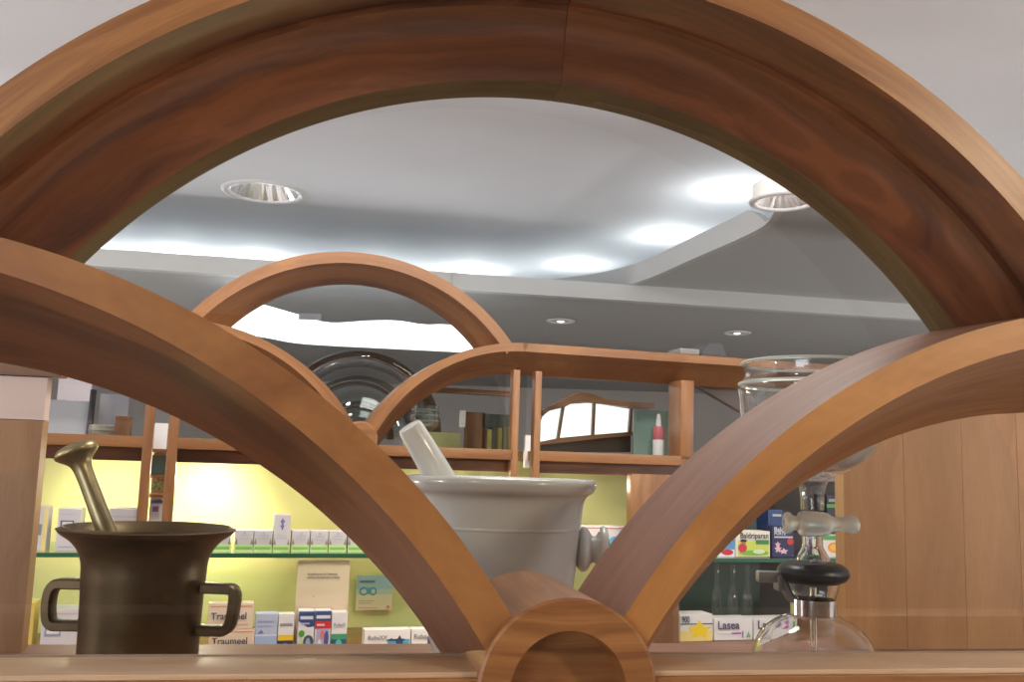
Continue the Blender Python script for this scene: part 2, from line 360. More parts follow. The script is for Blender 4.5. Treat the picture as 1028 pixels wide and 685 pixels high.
# ================================================================== FRONT WINDOW FRAME
D = .138
C = {}
def pts(s): return [tuple(map(float, p.split(','))) for p in s.split()]
C['FO'] = circ(pts('0,84.6 58,48 117,17.5 155,0 786.6,0 840,28 911,76 969,119.5 1027,180'), PF, 0)
C['FI'] = circ(pts('0,136 67,87.5 146,45 257,0 709,0 773,25 840,61 869,79 953,143 990,180 1028,222'), PF, 0)
C['MI'] = circ(pts('0,187 79,122 152,82 233,50 780,72 867,126 927,180 980,236 1028,293'), PF, D*.45)
C['BK'] = circ(pts('67,259 125,212 140,200 210,155 300,114 337.5,98 413,84.6 483,82 550,84.6 627.5,96 715,125.5 788,163 840,200 867,222.5 911,267 959,329'), PF, D)
C['GL'] = circ(pts('77,263 184,180 250,144.5 337.5,114 413,98 483,93 550,95 627.5,108.5 715,140 788,182 832.5,209 885,259 940,331'), PF, D+.015)
C['LO'] = circ(pts('0,238 70,260 146,292 201,318.6 300,380 349,423 391,459 433,503.6 470,548 509,616'), PF, 0)
C['LI'] = circ(pts('0,276 70,297 131,323 228,378 260,402 312,443 365,493 407,538 430,565 456,602 484,648'), PF, 0)
C['LB'] = circ(pts('0,364 52,374 130,398 260,467 286,485 326,519 369,559 413,608 453,676'), PF, D)
C['RO'] = circ(pts('625,622 637,600 669,549 713,501 753,465 784,433 808,420 865,378 924,350 955,340 980,330 1028,320'), PF, 0)
C['RI'] = circ(pts('646,649 677,600 713,551 763,499 800,467 840,440 881,407 961,369 1028,351'), PF, 0)
C['RB'] = circ(pts('685,600 721,559 774,509 840,463 881,446 961,422 1028,414'), PF, D)
C['RX'] = circ(pts('590,591 616,551 666,494 720,443 737,430 784,395 847,364 884,350 940,331'), PF, D)
front = empty('arched_window_frame', PF.M @ T((.0466, 0, -.23)), 'large varnished cherry wood fanlight frame of crossing arches around a round boss, nearest the viewer', 'window frame')
FM = T((-.0466, 0, .23))     # children are modelled in plane coordinates
def mixc(a, b, t): return tuple(a[i]*(1-t)+b[i]*t for i in range(3))
def cv(k, n): return (*C[k], n) if isinstance(k, str) else (*k, n)
# the big arch: flat outer fillet, two concave surfaces, glazing bead
prof = [cv('FO', 0), cv('FI', 0)]
fi, mi_, bk = C['FI'], C['MI'], C['BK']
prof.append(cv(mixc(fi, mi_, .12), D*.10)); prof.append(cv(mixc(fi, mi_, .30), D*.24)); prof.append(cv(mixc(fi, mi_, .62), D*.36)); prof.append(cv((mi_[0], mi_[1], mi_[2]+.0015), D*.445)); mi_ = (mi_[0], mi_[1], mi_[2]-.004)
prof.append(cv(mi_, D*.45))
nf = 5
for k in range(1, nf+1):
    t = k/nf; bulge = .0105*math.sin(math.pi*t)
    c = mixc(mi_, bk, t); prof.append(cv((c[0], c[1], c[2]+bulge), D*(.45+.55*t)))
prof.append(cv(mixc(bk, C['GL'], .15), D+.0005)); prof.append(cv('GL', D+.013)); prof.append(cv('GL', D+.03)); prof.append(cv(C['FO'], D+.03))
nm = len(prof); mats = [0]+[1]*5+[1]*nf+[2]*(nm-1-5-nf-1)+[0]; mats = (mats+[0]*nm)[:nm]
jx, jz = PF(564, 80, D); ja = math.atan2(jz-bk[1], jx-bk[0])
def meet(c, arc, side, inset=.012):
    best = None
    for i in range(0, 700):
        a = math.radians(i*.1) if side > 0 else math.pi-math.radians(i*.1)
        x = c[0]+c[2]*math.cos(a); z = c[1]+c[2]*math.sin(a)
        if z > arc[1]+.2 and math.hypot(x-arc[0], z-arc[1]) > arc[2]-inset: return a
    return 0
aRt = [meet(c, C['RO'], 1) for c in prof]; aLt = [meet(c, C['LO'], -1) for c in prof]
for (a0, a1, off) in ((aRt, ja-.0006, .0), (ja+.0006, aLt, 5.3)):
    bm = bmesh.new(); sweep(bm, prof, a0, a1, 90, mats, off)
    bmesh.ops.recalc_face_normals(bm, faces=bm.faces)
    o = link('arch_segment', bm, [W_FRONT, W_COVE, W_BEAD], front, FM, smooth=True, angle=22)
# side arcs
def ends(c, side):
    big = C['FO']; out = None
    for i in range(20, 160):
        a = math.radians(i if side < 0 else 180-i)
        x = c[0]+c[2]*math.cos(a); z = c[1]+c[2]*math.sin(a)
        if math.hypot(x-big[0], z-big[1]) > big[2]-.006: return a
    return a
BC = (.0466, -.158); BR = .0655
for nm_, side in (('L', -1), ('R', 1)):
    O, I, B = C[nm_+'O'], C[nm_+'I'], C[nm_+'B']
    X = C['RX'] if side > 0 else (O[0], O[1], O[2]+.0)
    pr = [cv(O, -.004), cv(I, -.004), cv(mixc(I, B, .18), D*.2), cv(mixc(I, B, .42), D*.48), cv(mixc(I, B, .80), D*.86), cv(B, D), cv(B, D+.02), cv(X, D+.02)]
    aend = ends(O, side); ab = math.atan2(BC[1]-O[1], BC[0]-O[0])
    ab += (1 if side < 0 else -1)*.052/O[2]
    bm = bmesh.new(); sweep(bm, pr, min(ab, aend), max(ab, aend), 64, [0, 1, 1, 1, 1, 2, 0, 3], 2.1+side)
    bmesh.ops.recalc_face_normals(bm, faces=bm.faces)
    link('curved_bar', bm, [W_FRONT2 if side > 0 else W_FRONT, W_COVE if side < 0 else W_FRONT, W_BEAD, W_COUNTER], front, FM, smooth=True, angle=22)  # counter wood's tone on the outer side paints its grey sheen
# boss: turned round block with a recessed centre
bm = bmesh.new()
uvl = bm.loops.layers.uv.new('grain')
lathe(bm, [(0, .012), (.0405, .012), (.0415, .006), (.0425, -.012), (.0635, -.012), (.0655, -.010), (.0655, D+.02), (0, D+.02)], 96, BC[0], BC[1], axis='Y')
for f in bm.faces:
    for l in f.loops:
        c = l.vert.co
        l[uvl].uv = (c.x+3, c.z+1.7) if abs(f.normal.y) > .5 or f.calc_center_median().y < .013 else (c.y, math.atan2(c.z-BC[1], c.x-BC[0])*.065)
bmesh.ops.recalc_face_normals(bm, faces=bm.faces)
link('boss', bm, W_FRONT, front, FM, smooth=True, angle=25)
# bottom rail
zr = PF(514, 674.5, 0)[1]
for a, b in ((-.62, BC[0]-.058), (BC[0]+.058, .66)):
    bm = bmesh.new(); box_bm(bm, a, b, 0, .060, zr-.075, zr, 0, .0015); link('bottom_rail', bm, W_RAIL, front, FM, smooth=True, angle=30)
    bm = bmesh.new(); box_bm(bm, a, b, -.006, -.0005, zr-.075, zr-.0035, 0, .0008); link('rail_facing', bm, W_FRONT, front, FM)
bm = bmesh.new(); box_bm(bm, -.62, .66, .0605, .0635, zr-.02, zr+.0008); link('glazing_strip', bm, mat('dark_seal', (.30, .22, .16), .5), front, FM)
# glass: one fan-shaped sheet
bm = bmesh.new(); g = C['GL']; n = 96
ring = [(g[0]+(g[2]+.008)*math.cos(math.pi*k/n), g[1]+(g[2]+.008)*math.sin(math.pi*k/n)) for k in range(n+1)]
ring = [(g[0]+g[2]+.008, zr-.05)]+ring+[(g[0]-g[2]-.008, zr-.05)]
va = [bm.verts.new((x, D+.018, z)) for x, z in ring]; bm.faces.new(va)
link('glass_pane', bm, PANE, front, FM)
# ================================================================== COUNTER and side panels
ZC = -.215
ct = empty('display_counter', PF.M @ T((0, .26, ZC-.04)), 'brown wooden display ledge behind the bottom rail carrying the mortars', 'counter')
box('counter_top', -.95, 1.05, -.098, .225, 0, .04, W_COUNTER, ct)
box('counter_base', -.95, 1.05, -.09, .19, -1.19, -.002, W_PANEL, ct)
un = .44
uR = PF(848, 560, un)[0]; uL = PF(33, 530, un)[0]
zt = PF(850, 371, un)[1]
sp = empty('side_panel', PF.M @ T((uR+.2, un, ZC)), 'broad plain pale brown wood panel standing to the right of the glass apparatus', 'panel')
for k, (a, b) in enumerate(((-.2, -.115), (-.1145, -.03), (-.0295, .052), (.0525, .14), (.1405, .42))):
    box('board', a, b, 0, .022+.0006*(k % 2), 0, zt-ZC, W_PANEL, sp)
sp = empty('side_panel', PF.M @ T((uL-.15, un, ZC)), 'brown wood panel standing at the left edge beside the bronze mortar', 'panel')
ztl = PF(20, 422, un)[1]; ztt = PF(20, 378, un)[1]
for a, b in ((-.30, -.02), (-.0195, .15)): box('board', a, b, 0, .022, 0, ztl-ZC, W_PANEL, sp)
tag(box('upper_board', -.30, .15, .001, .02, ztl-ZC+.001, ztt-ZC, mat('pale_pink_laminate', (.80, .62, .54), .4), sp), 'pale pink upper board')  # pale board and the wood strip above stand in for reflections
box('top_strip', -.30, .165, -.004, .022, ztt-ZC+.001, ztt-ZC+.03, W_REAR, sp)
# ================================================================== REAR CABINET
RD = .06
cab = empty('display_cabinet', PR.M @ T((0, .18, ZF)), 'long wooden wall cabinet with an arched glazed top and lit yellow shelves', 'cabinet')
CM = T((0, -.18, -ZF))
def cbox(name, px0, py0, px1, py1, n0, n1, material, bev=.0012, nref=None):
    nref = n0 if nref is None else nref
    xm, ym = (px0+px1)/2, (py0+py1)/2
    u0 = PR(px0, ym, nref)[0]; u1 = PR(px1, ym, nref)[0]; z0 = PR(xm, py1, nref)[1]; z1 = PR(xm, py0, nref)[1]
    return box(name, u0, u1, n0, n1, z0, z1, material, cab, CM, bev)
# arch A
AO = circ(pts('194,314 215,295 233,280 256,268 470,300 490,318 518,345'), PR, 0)
AI = circ(pts('228,333 245,317 270,302 300,290 335,285 370,287 410,298 440,315 465,335 479,351'), PR, RD)
BO = circ(pts('369,425 394,396 423,373 452,358 478,349 507,345'), PR, 0)
BF = circ(pts('377,436 389,417 413,392 439,374 465,361 497,354'), PR, 0)
BI = circ(pts('381,446 413,411 439,392 465,382 492,377 515,376'), PR, RD)
bm = bmesh.new()
_q = PR(513, 348, 0); aR = math.atan2(_q[1]-AO[1], _q[0]-AO[0])-.02
AF = (AO[0], AO[1], AO[2]-.022)
sweep(bm, [cv(AO, 0), cv(AF, 0), cv(mixc(AF, AI, .25), RD*.3), cv(mixc(AF, AI, .6), RD*.55), cv(AI, RD), cv(AI, RD+.015), cv(AO, RD+.015)], aR, math.pi-aR, 80, None, 3.3)
bmesh.ops.recalc_face_normals(bm, faces=bm.faces); link('arch', bm, W_REAR, cab, CM, smooth=True, angle=25)
bu, bz = PR(361, 441, 0)
# top rail joins the curved bar
topu0 = PR(512, 346, 0)[0]; b_end = math.radians(90)
a_st = math.atan2(bz-BO[1], bu-BO[0])
bm = bmesh.new()
sweep(bm, [cv(BO, -.002), cv(BF, -.002), cv(mixc(BF, BI, .3), RD*.35), cv(BI, RD), cv(BI, RD+.015), cv(BO, RD+.015)], b_end, a_st, 48, None, 1.3)
bmesh.ops.recalc_face_normals(bm, faces=bm.faces); link('curved_bar', bm, W_REAR, cab, CM, smooth=True, angle=25)
mx = -.30*2
def mir(c): return (2*bu-c[0], c[1], c[2])
bm = bmesh.new()
sweep(bm, [cv(mir(BO), -.002), cv(mir(BF), -.002), cv(mixc(mir(BF), mir(BI), .3), RD*.35), cv(mir(BI), RD), cv(mir(BI), RD+.015), cv(mir(BO), RD+.015)], math.pi-a_st, math.pi-b_end, 48, None, 7.3)
bmesh.ops.recalc_face_normals(bm, faces=bm.faces); link('curved_bar', bm, W_REAR, cab, CM, smooth=True, angle=25)
bm = bmesh.new(); lathe(bm, [(0, -.01), (.030, -.01), (.034, -.006), (.034, RD), (0, RD)], 40, bu, bz, axis='Y')
uvl = bm.loops.layers.uv.new('grain')
for f in bm.faces:
    for l in f.loops: l[uvl].uv = (l.vert.co.x, l.vert.co.z)
link('boss', bm, W_REAR, cab, CM, smooth=True, angle=30)
# straight top rail: from the curve's crown to the right, in the same profile
u0 = BO[0]; zo = BO[1]+BO[2]; zf = BF[1]+BF[2]; zi = BI[1]+BI[2]
uE = PR(1100, 400, 0)[0]
def prism(name, prof, ua, ub, material, parent, mw):
    bm = bmesh.new(); uvl = bm.loops.layers.uv.new('grain'); A = [bm.verts.new((ua, n, z)) for n, z in prof]; B = [bm.verts.new((ub, n, z)) for n, z in prof]
    k = len(prof)
    for i in range(k):
        f = bm.faces.new((A[i], A[(i+1) % k], B[(i+1) % k], B[i]))
        for l in f.loops: l[uvl].uv = (l.vert.co.x+4, l.vert.co.z+l.vert.co.y*.8)
    bm.faces.new(A); bm.faces.new(B[::-1]); bmesh.ops.recalc_face_normals(bm, faces=bm.faces)
    return link(name, bm, material, parent, mw)
railp = [(-.002, zo), (-.002, zf), (RD*.35, zf-(zf-zi)*.3), (RD, zi), (RD+.015, zi), (RD+.015, zo)]
prism('top_rail', railp, u0-.012, uE, W_REAR, cab, CM)
ml = 2*bu-u0
prism('top_rail', railp, ml-.9, ml, W_REAR, cab, CM)
# posts
zbot_px = 660
posts = [(141.5, 151.5, 466), (166.5, 177, 466), (514, 521, 425), (536.5, 543, 425), (683.5, 696.5, 420)]
for i, (a, b, ym) in enumerate(posts):
    u0_, u1_ = PR(a, ym, 0)[0], PR(b, ym, 0)[0]
    zlow = -.42 if i < 4 else PR(690, 462, 0)[1]
    ztop = zi+.004
    if i < 2: ztop = min(ztop, .16)
    box('post', u0_, u1_, 0, .022 if i < 4 else RD, zlow, ztop, W_REAR, cab, CM, .001)
zs = PR(600, 455, 0)[1]; SH = .020
def span(a, b, y=455, n=0): return PR(a, y, n)[0], PR(b, y, n)[0]
NB = .30       # depth of the niches
uL0 = PR(-60, 450, 0)[0]
bays = [(uL0, span(0, 143)[1]), (span(176, 0)[0], span(0, 515)[1]), (span(542, 0)[0], span(0, 860)[1])]
for a, b in bays:
    box('shelf_board', a, b, 0, NB, zs-SH, zs, W_REAR, cab, CM, .001)
    box('valance', a, b, .02, .035, zs-SH-.024, zs-SH+.001, W_COVE, cab, CM)
# back panels
zb = PR(400, 652, .05)[1]
uS = PR(633, 520, 0)[0]; uS2 = PR(682, 600, 0)[0]
tag(box('back_panel', bays[0][0], bays[0][1]+.012, NB, NB+.012, zb-.02, zs-SH, NICHE, cab, CM), 'yellow back panel of the left bay')
tag(box('back_panel', bays[1][0]-.012, PR(634, 520, NB)[0]+.01, NB, NB+.012, zb-.02, zs-SH, NICHE, cab, CM), 'yellow-green back panel of the wide bay')
box('back_panel', bays[1][1], uE, NB+.005, NB+.02, zs, zo, mat('upper_back_grey', (.20, .21, .23), .5), cab, CM) if False else None
box('stile', uS, uS2, 0, .022, zb-.02, zs-SH-.02, W_REAR, cab, CM, .001)
uq = PR(763, 600, .25)[0]
tag(box('back_panel', PR(676, 600, NB-.05)[0], uq, NB-.05, NB-.04, zb-.02, zs-SH, NICHE2, cab, CM), 'dark green glossy back panel of the right bay')
tag(box('back_panel', uq+.001, uE, NB, NB+.012, zb-.02, zs-SH, mat('dark_brown_board', (.03, .02, .015), .5), cab, CM), 'dark brown back panel of the right bay')
box('bottom_board', uL0, uE, -.01, NB+.02, zb-.022, zb, W_REAR, cab, CM, .001)
box('plinth', uL0, uE, .01, NB, ZF+.001, zb-.023, W_PANEL, cab, CM)
# glass shelves
zg = PR(300, 556, .02)[1]
def gshelf(a, b, z, edge=True):
    t = box('glass_shelf', a, b, .022, NB-.055, z-.008, z, SHELFG, cab, CM)
    e = box('shelf_edge', a, b, .0205, .022, z-.008, z, SHELFE, t, None)
gshelf(bays[0][0], bays[0][1], zg); gshelf(bays[1][0], uS-.002, zg)
zg2 = PR(770, 561, .02)[1]
gshelf(uS2+.002, uE-.2, zg2)
# glazing of the upper lights
def pane(name, poly, n, m_=PANE_R):
    bm = bmesh.new(); bm.faces.new([bm.verts.new((u, n, z)) for u, z in poly]); return link(name, bm, m_, cab, CM)
th = [math.radians(a) for a in range(0, 181, 5)]
pane('glass_pane', [(AI[0]+AI[2]*math.cos(a)*1.01, AI[1]+AI[2]*math.sin(a)*1.01) for a in th if AI[1]+AI[2]*math.sin(a) > -.0], RD+.005)
for a, b in ((span(378, 0)[0], span(0, 515)[1]), (span(521, 0)[0], span(0, 537)[1]), (span(543, 0)[0], span(0, 684)[1]), (span(696, 0)[0], uE-.3)):
    pane('glass_pane', [(a, zs), (b, zs), (b, zi), (a, zi)] if a > -.2 else [(a, zs), (b, zs), (b, zi), (a+.14, zi), (a+.05, zs+.10)], RD+.005)
pane('glass_pane', [(uL0, zs), (span(0, 142)[1], zs), (span(0, 142)[1], .15), (uL0, .15)], RD+.005)
pane('glass_pane', [(span(177, 0)[0], zs), (span(330, 0)[0], zs), (span(177, 0)[0], .15)], RD+.005)
# niche lamps (halogens under the shelf board)
for i, (px, en) in enumerate([(100, .9), (212, 2.6), (330, .25), (452, .8), (590, .35)]):
    u = PR(px, 480, .17)[0]; nn_ = .22 if i < 2 else .16
    P = PR.world(u, nn_, zs-SH-.012)
    t = empty('niche_lamp', T(P), ['small halogen lamp under the shelf of the left bay', 'small halogen lamp lighting the brightest spot by the left posts', 'small halogen lamp above the tall white carton', 'small halogen lamp behind the porcelain mortar', 'small halogen lamp right of the porcelain mortar'][i], 'lamp', 'halogen lamps under the cabinet shelf')
    bm = bmesh.new(); lathe(bm, [(0, .011), (.022, .011), (.022, 0), (.016, -.002)], 20); link('lamp_body', bm, CHROME, t)
    bm = bmesh.new(); lathe(bm, [(0, -.001), (.014, -.001)], 16); link('bulb', bm, LAMPW, t)
    light('POINT', PR.world(u, nn_-.08, zs-SH-.04), en*.5, (1, .92, .70), .015)
    light('SPOT', PR.world(u, .10, zs-SH-.03), en*1.9, (1, .91, .62), .012, PR.world(u, NB, zs-SH-.15), 80, 1)
for px, en in ((720, .12), (800, .12)):
    light('POINT', PR.world(PR(px, 500, .1)[0], .03, zs-SH-.05), en, (1, .93, .8), .015)
# ================================================================== CARTONS
def carton(name, x0, y0, x1, y1, n, dep, label, base=None, prints=(), texts=(), body=WHITEC, cat='box', grp=None, top=None):
    xm, ym = (x0+x1)/2, (y0+y1)/2
    u0, u1 = PR(x0, ym, n)[0], PR(x1, ym, n)[0]; z1 = PR(xm, y0, n)[1]; z0 = PR(xm, y1, n)[1] if base is None else base
    W, H = u1-u0-.0006, z1-z0
    bm = bmesh.new(); box_bm(bm, -W/2, W/2, 0, dep, 0.0003, H, 0, .0004)
    o = link(name, bm, body); o.matrix_world = PR.M @ T(((u0+u1)/2, n, z0)); tag(o, label, cat, grp)
    for i, pz in enumerate(prints):
        (a, b, c, d, col) = pz[:5]; shp = pz[5] if len(pz) > 5 else 'rect'; e = -.0004-.0002*i
        bm = bmesh.new(); X = lambda r: (-.5+r)*W; Z = lambda r: r*H
        if shp == 'rect': p = [(a, c), (b, c), (b, d), (a, d)]
        elif shp == 'oval': p = [((a+b)/2+(b-a)/2*math.cos(t), (c+d)/2+(d-c)/2*math.sin(t)) for t in (k*math.pi/12 for k in range(24))]
        elif shp == 'star': p = [((a+b)/2+(b-a)/2*(1 if k % 2 == 0 else .5)*math.sin(k*math.pi/5), (c+d)/2+(d-c)/2*(1 if k % 2 == 0 else .5)*math.cos(k*math.pi/5)) for k in range(10)]
        elif shp == 'tri': p = [(a, c), (b, c), ((a+b)/2, d)]
        elif shp == 'sweep': p = [(a, d), (b, d), (b, c+.2*(d-c)), (a+.6*(b-a), c+.15*(d-c)), (a, c+.5*(d-c))]
        bm.faces.new([bm.verts.new((X(q[0]), e, Z(q[1]))) for q in p])
        bmesh.ops.recalc_face_normals(bm, faces=bm.faces)
        link('printed_patch', bm, flat(col), o)
    for (s, rx, rz, rh, col, sx) in texts:
        text(s, rh*W, flat(col), o, T(((rx-.5)*W, -.0022, rz*H)), sx=sx)
    return o
INK = (.03, .03, .05); BLUE = (.03, .07, .22); RED = (.6, .04, .05); GRN = (.15, .42, .08); YEL = (.85, .55, .03)
# green-footed cartons on the glass shelf
def row_prints():
    return [(0.0, 1.0, 0.0, .34, (.50, .72, .32)), (0.06, .94, .08, .22, (.22, .50, .10)), (0, .16, .34, .66, (.28, .22, .16), 'tri'), (.84, 1, .34, .66, (.28, .22, .16), 'tri'),
            (.25, .75, .74, .77, (.45, .45, .5)), (.18, .82, .62, .645, (.45, .45, .5)), (.22, .78, .55, .575, (.5, .5, .55)), (.44, .56, .82, .93, (.45, .45, .52)), (.15, .85, .46, .475, (.6, .55, .5))]
ords = ['white green-footed carton half hidden by the bronze mortar rim', 'white green-footed carton nearest right of the bronze mortar', 'white green-footed carton touching the left side of the tall carton', None, 'white green-footed carton touching the right side of the tall carton', 'second white green-footed carton right of the tall carton', 'third white green-footed carton right of the tall carton', 'white green-footed carton cut by the left curved bar']
xs = [(213, 232), (236, 254), (255, 273), None, (293, 310.5), (312, 329), (330, 348), (349, 367)]
first = None; wrow = PR(300, 545, .06)
for i, q in enumerate(xs):
    if q is None:
        carton('carton', 274.5, 517, 291.5, 556, .06, .04, 'tall white carton with a blue staff sign on the glass shelf', zg, row_prints()[:0]+[(0, 1, 0, .18, (.50, .72, .32)), (0.06, .94, .04, .12, (.22, .5, .1)), (0, .16, .18, .36, (.28, .22, .16), 'tri'), (.84, 1, .18, .36, (.28, .22, .16), 'tri'), (.46, .54, .6, .9, (.12, .12, .4)), (.36, .64, .78, .86, (.2, .2, .5), 'oval'), (.38, .62, .66, .72, (.2, .2, .5), 'oval'), (.2, .8, .42, .435, (.45, .45, .5)), (.2, .8, .36, .375, (.45, .45, .5))], body=mat('white_carton_board', (.62, .60, .62), .5), grp='cartons on the upper glass shelf')
        continue
    if first is None:
        first = carton('carton', q[0], 532.5, q[1], 556, .06, .04, ords[i], zg, row_prints(), body=mat('white_carton_board', (.62, .60, .62), .5), grp='cartons on the upper glass shelf')
    else:
        o = first.copy(); COL.objects.link(o); o['label'] = ords[i]
        um = PR(sum(q)/2, 545, .06)[0]; o.matrix_world = PR.M @ T((um, .06, zg))
        for ch in first.children:
            c_ = ch.copy(); COL.objects.link(c_); c_.parent = o; c_.matrix_parent_inverse = Matrix()
GW = mat('grey_white_board', (.55, .53, .55), .5)
carton('carton', 33, 509, 47, 556, .06, .05, 'tall white carton beside the left wood panel on the glass shelf', zg, [(.3, .62, .35, .6, (.2, .2, .22)), (.7, 1, .0, 1, (.75, .6, .22))], body=GW)
carton('carton', 57, 511, 80, 556, .06, .06, 'white carton with framed dark oblong behind the bronze mortar rim', zg, [(.12, .72, .55, .72, (.1, .1, .12)), (.2, .66, .58, .69, (.6, .6, .62)), (.1, .8, .08, .1, (.4, .3, .3)), (.1, .8, .86, .87, (.4, .4, .45))], body=GW)
carton('carton', 108, 511, 141, 556, .06, .06, 'white carton beside the left post behind the bronze pestle', zg, [(.05, .95, .8, .82, (.4, .4, .45)), (.05, .95, .6, .62, (.4, .4, .45))], body=GW)
# bottom row
zq = zb+.0006
carton('carton', 41, 612, 78, 650, .06, .06, 'white carton with grey picture behind the left bronze handle', zq, [(.1, .55, .42, .80, (.25, .27, .33)), (.16, .5, .48, .74, (.62, .64, .7)), (.05, .95, .9, .92, (.5, .4, .3))], body=GW)
carton('carton', 24, 606, 33, 650, .06, .06, 'narrow yellow carton at the lower left beside the wood panel', zq, [(.7, 1, 0, 1, (.6, .45, .1))], body=mat('yellow_board', (.75, .56, .14), .5))
CREAM = mat('cream_board', (.80, .66, .50), .5)
def trau(y0, y1, x0, x1, lb, base=None):
    return carton('carton', x0, y0, x1, y1, .05, .03, lb, base, [(.04, .96, .86, .90, (.75, .28, .12)), (.04, .9, .16, .19, (.75, .35, .2)), (.1, .5, .08, .11, (.5, .4, .4))], [('Traumeel', .46, .50, .78, (.08, .08, .12), 1.05)], body=CREAM, grp='stacked cream cartons')
zt1 = PR(232, 632, .05)[1]
trau(632, 650, 209.5, 255.5, 'lower of two stacked cream cartons right of the bronze mortar', zq)
trau(606, 632, 208.5, 254.5, 'upper of two stacked cream cartons right of the bronze mortar', zt1+.0003)
carton('carton', 256, 616.5, 278.5, 650, .05, .03, 'pale blue carton next to the stacked cream cartons', zq, [(0, 1, .42, .46, (.75, .8, .9)), (.1, .8, .78, .82, (.35, .4, .6)), (.12, .75, .68, .71, (.45, .5, .7)), (.12, .4, .5, .6, (.15, .25, .6), 'tri'), (0, 1, 0, .42, (.38, .50, .72))], body=mat('pale_blue_board', (.50, .57, .72), .5))
carton('carton', 279, 617, 295, 650, .05, .03, 'white carton with yellow band over a dark picture', zq, [(0, 1, .30, .44, YEL), (0, 1, 0, .30, (.03, .04, .09)), (.3, .7, .08, .24, (.15, .2, .4), 'oval'), (.1, .9, .70, .76, (.35, .33, .36))], body=WHITEC)
# brochure and flyer
br = carton('brochure', 296.5, 563, 349.5, 650, .075, .003, 'tall cream paper sheet with two lines of small print', zq, [(.47, .53, .38, .40, (.6, .5, .4)), (.32, .34, .58, .6, (.5, .4, .3))], [('Empfehlungen für Patienten', .48, .845, .56, (.1, .08, .08), 1.1), ('und ihre Angehörigen zu Hause', .50, .805, .62, (.1, .08, .08), 1.1)], body=mat('cream_paper', (.80, .62, .45), .6), cat='sheet')
fl = carton('flyer', 357.5, 577.5, 394, 613, NB-.012, .003, 'small square pale blue and cream leaflet on the green back wall', None, [(0, 1, .6, 1, (.38, .60, .66)), (0, 1, .45, .6, (.52, .68, .62)), (.08, .32, .42, .66, (.10, .36, .48), 'oval'), (.22, .46, .46, .64, (.14, .42, .52), 'oval'), (.36, .56, .42, .66, (.10, .36, .48), 'oval'), (.12, .28, .47, .61, (.5, .7, .7), 'oval'), (.4, .52, .47, .61, (.5, .7, .7), 'oval'), (.08, .5, .80, .84, (.12, .2, .35)), (.08, .5, .26, .28, (.4, .4, .35)), (.08, .42, .2, .22, (.4, .4, .35)), (.84, .94, .05, .14, (.7, .25, .15), 'oval'), (.06, .6, .07, .09, (.7, .3, .2))], body=mat('cream_leaflet', (.78, .72, .48), .6), cat='leaflet')
# stands: the leaflet is stuck on the wall
carton('carton', 299, 613, 315.5, 650, .045, .028, 'upright carton with navy top and a green leaf picture', zq, [(0, 1, .52, .97, BLUE, 'sweep'), (.1, .9, .78, .86, (.7, .7, .75)), (.15, .7, .66, .70, (.5, .5, .6)), (.05, .42, .36, .52, (.10, .35, .05), 'oval'), (.05, .35, .12, .34, (.55, .7, .4), 'oval'), (.35, .98, .10, .40, (.05, .08, .12), 'oval'), (.5, .8, .05, .34, (.3, .4, .5), 'oval')], body=WHITEC)
carton('carton', 316, 613, 332, 650, .045, .028, 'upright carton with navy and red top over a runner picture', zq, [(0, 1, .74, .98, BLUE), (0, 1, .55, .74, RED), (.05, .95, .80, .88, (.75, .75, .8)), (.1, .6, .62, .67, (.8, .6, .6)), (.1, .9, .0, .55, (.42, .42, .62)), (.35, .62, .30, .52, (.7, .2, .2), 'oval'), (.6, .9, .05, .5, (.08, .1, .3), 'oval'), (.2, .45, .0, .3, (.75, .7, .75), 'oval')], body=WHITEC)
carton('carton', 332.5, 615, 348.5, 650, .045, .028, 'upright white carton with green foot beside the runner picture', zq, [(0, 1, 0, .30, (.03, .10, .20)), (0, 1, .30, .44, (.05, .35, .15)), (.3, .7, .06, .3, (.1, .5, .5), 'oval')], [('RubaX', .5, .68, .74, (.2, .2, .25), 1)], body=WHITEC)
carton('carton', 365.5, 632.5, 412, 655, .05, .03, 'wide white low carton with dark figure emblem', zq, [(.5, .98, .16, .5, (.10, .35, .5)), (.62, .9, .1, .72, (.03, .06, .14), 'star'), (.45, .72, .42, .56, (.03, .06, .14), 'tri')], [('RubaXX', .28, .60, .42, (.2, .2, .22), 1.0)], body=WHITEC)
carton('carton', 413, 632, 440, 655, .05, .03, 'low white carton cut off by the left curved bar near the boss', zq, [(.6, 1, .1, .6, (.03, .06, .14))], [('Rubaxx', .42, .62, .70, (.2, .2, .22), 1.0)], body=WHITEC)
carton('carton', 577, 529, 633, 556, .06, .06, 'white carton with blue swoosh right of the porcelain mortar', zg, [(.55, 1.0, .10, .55, (.03, .18, .55), 'oval'), (.6, 1, .22, .66, (.12, .45, .75), 'oval'), (0, 1, .93, .96, (.55, .15, .12))], body=WHITEC)
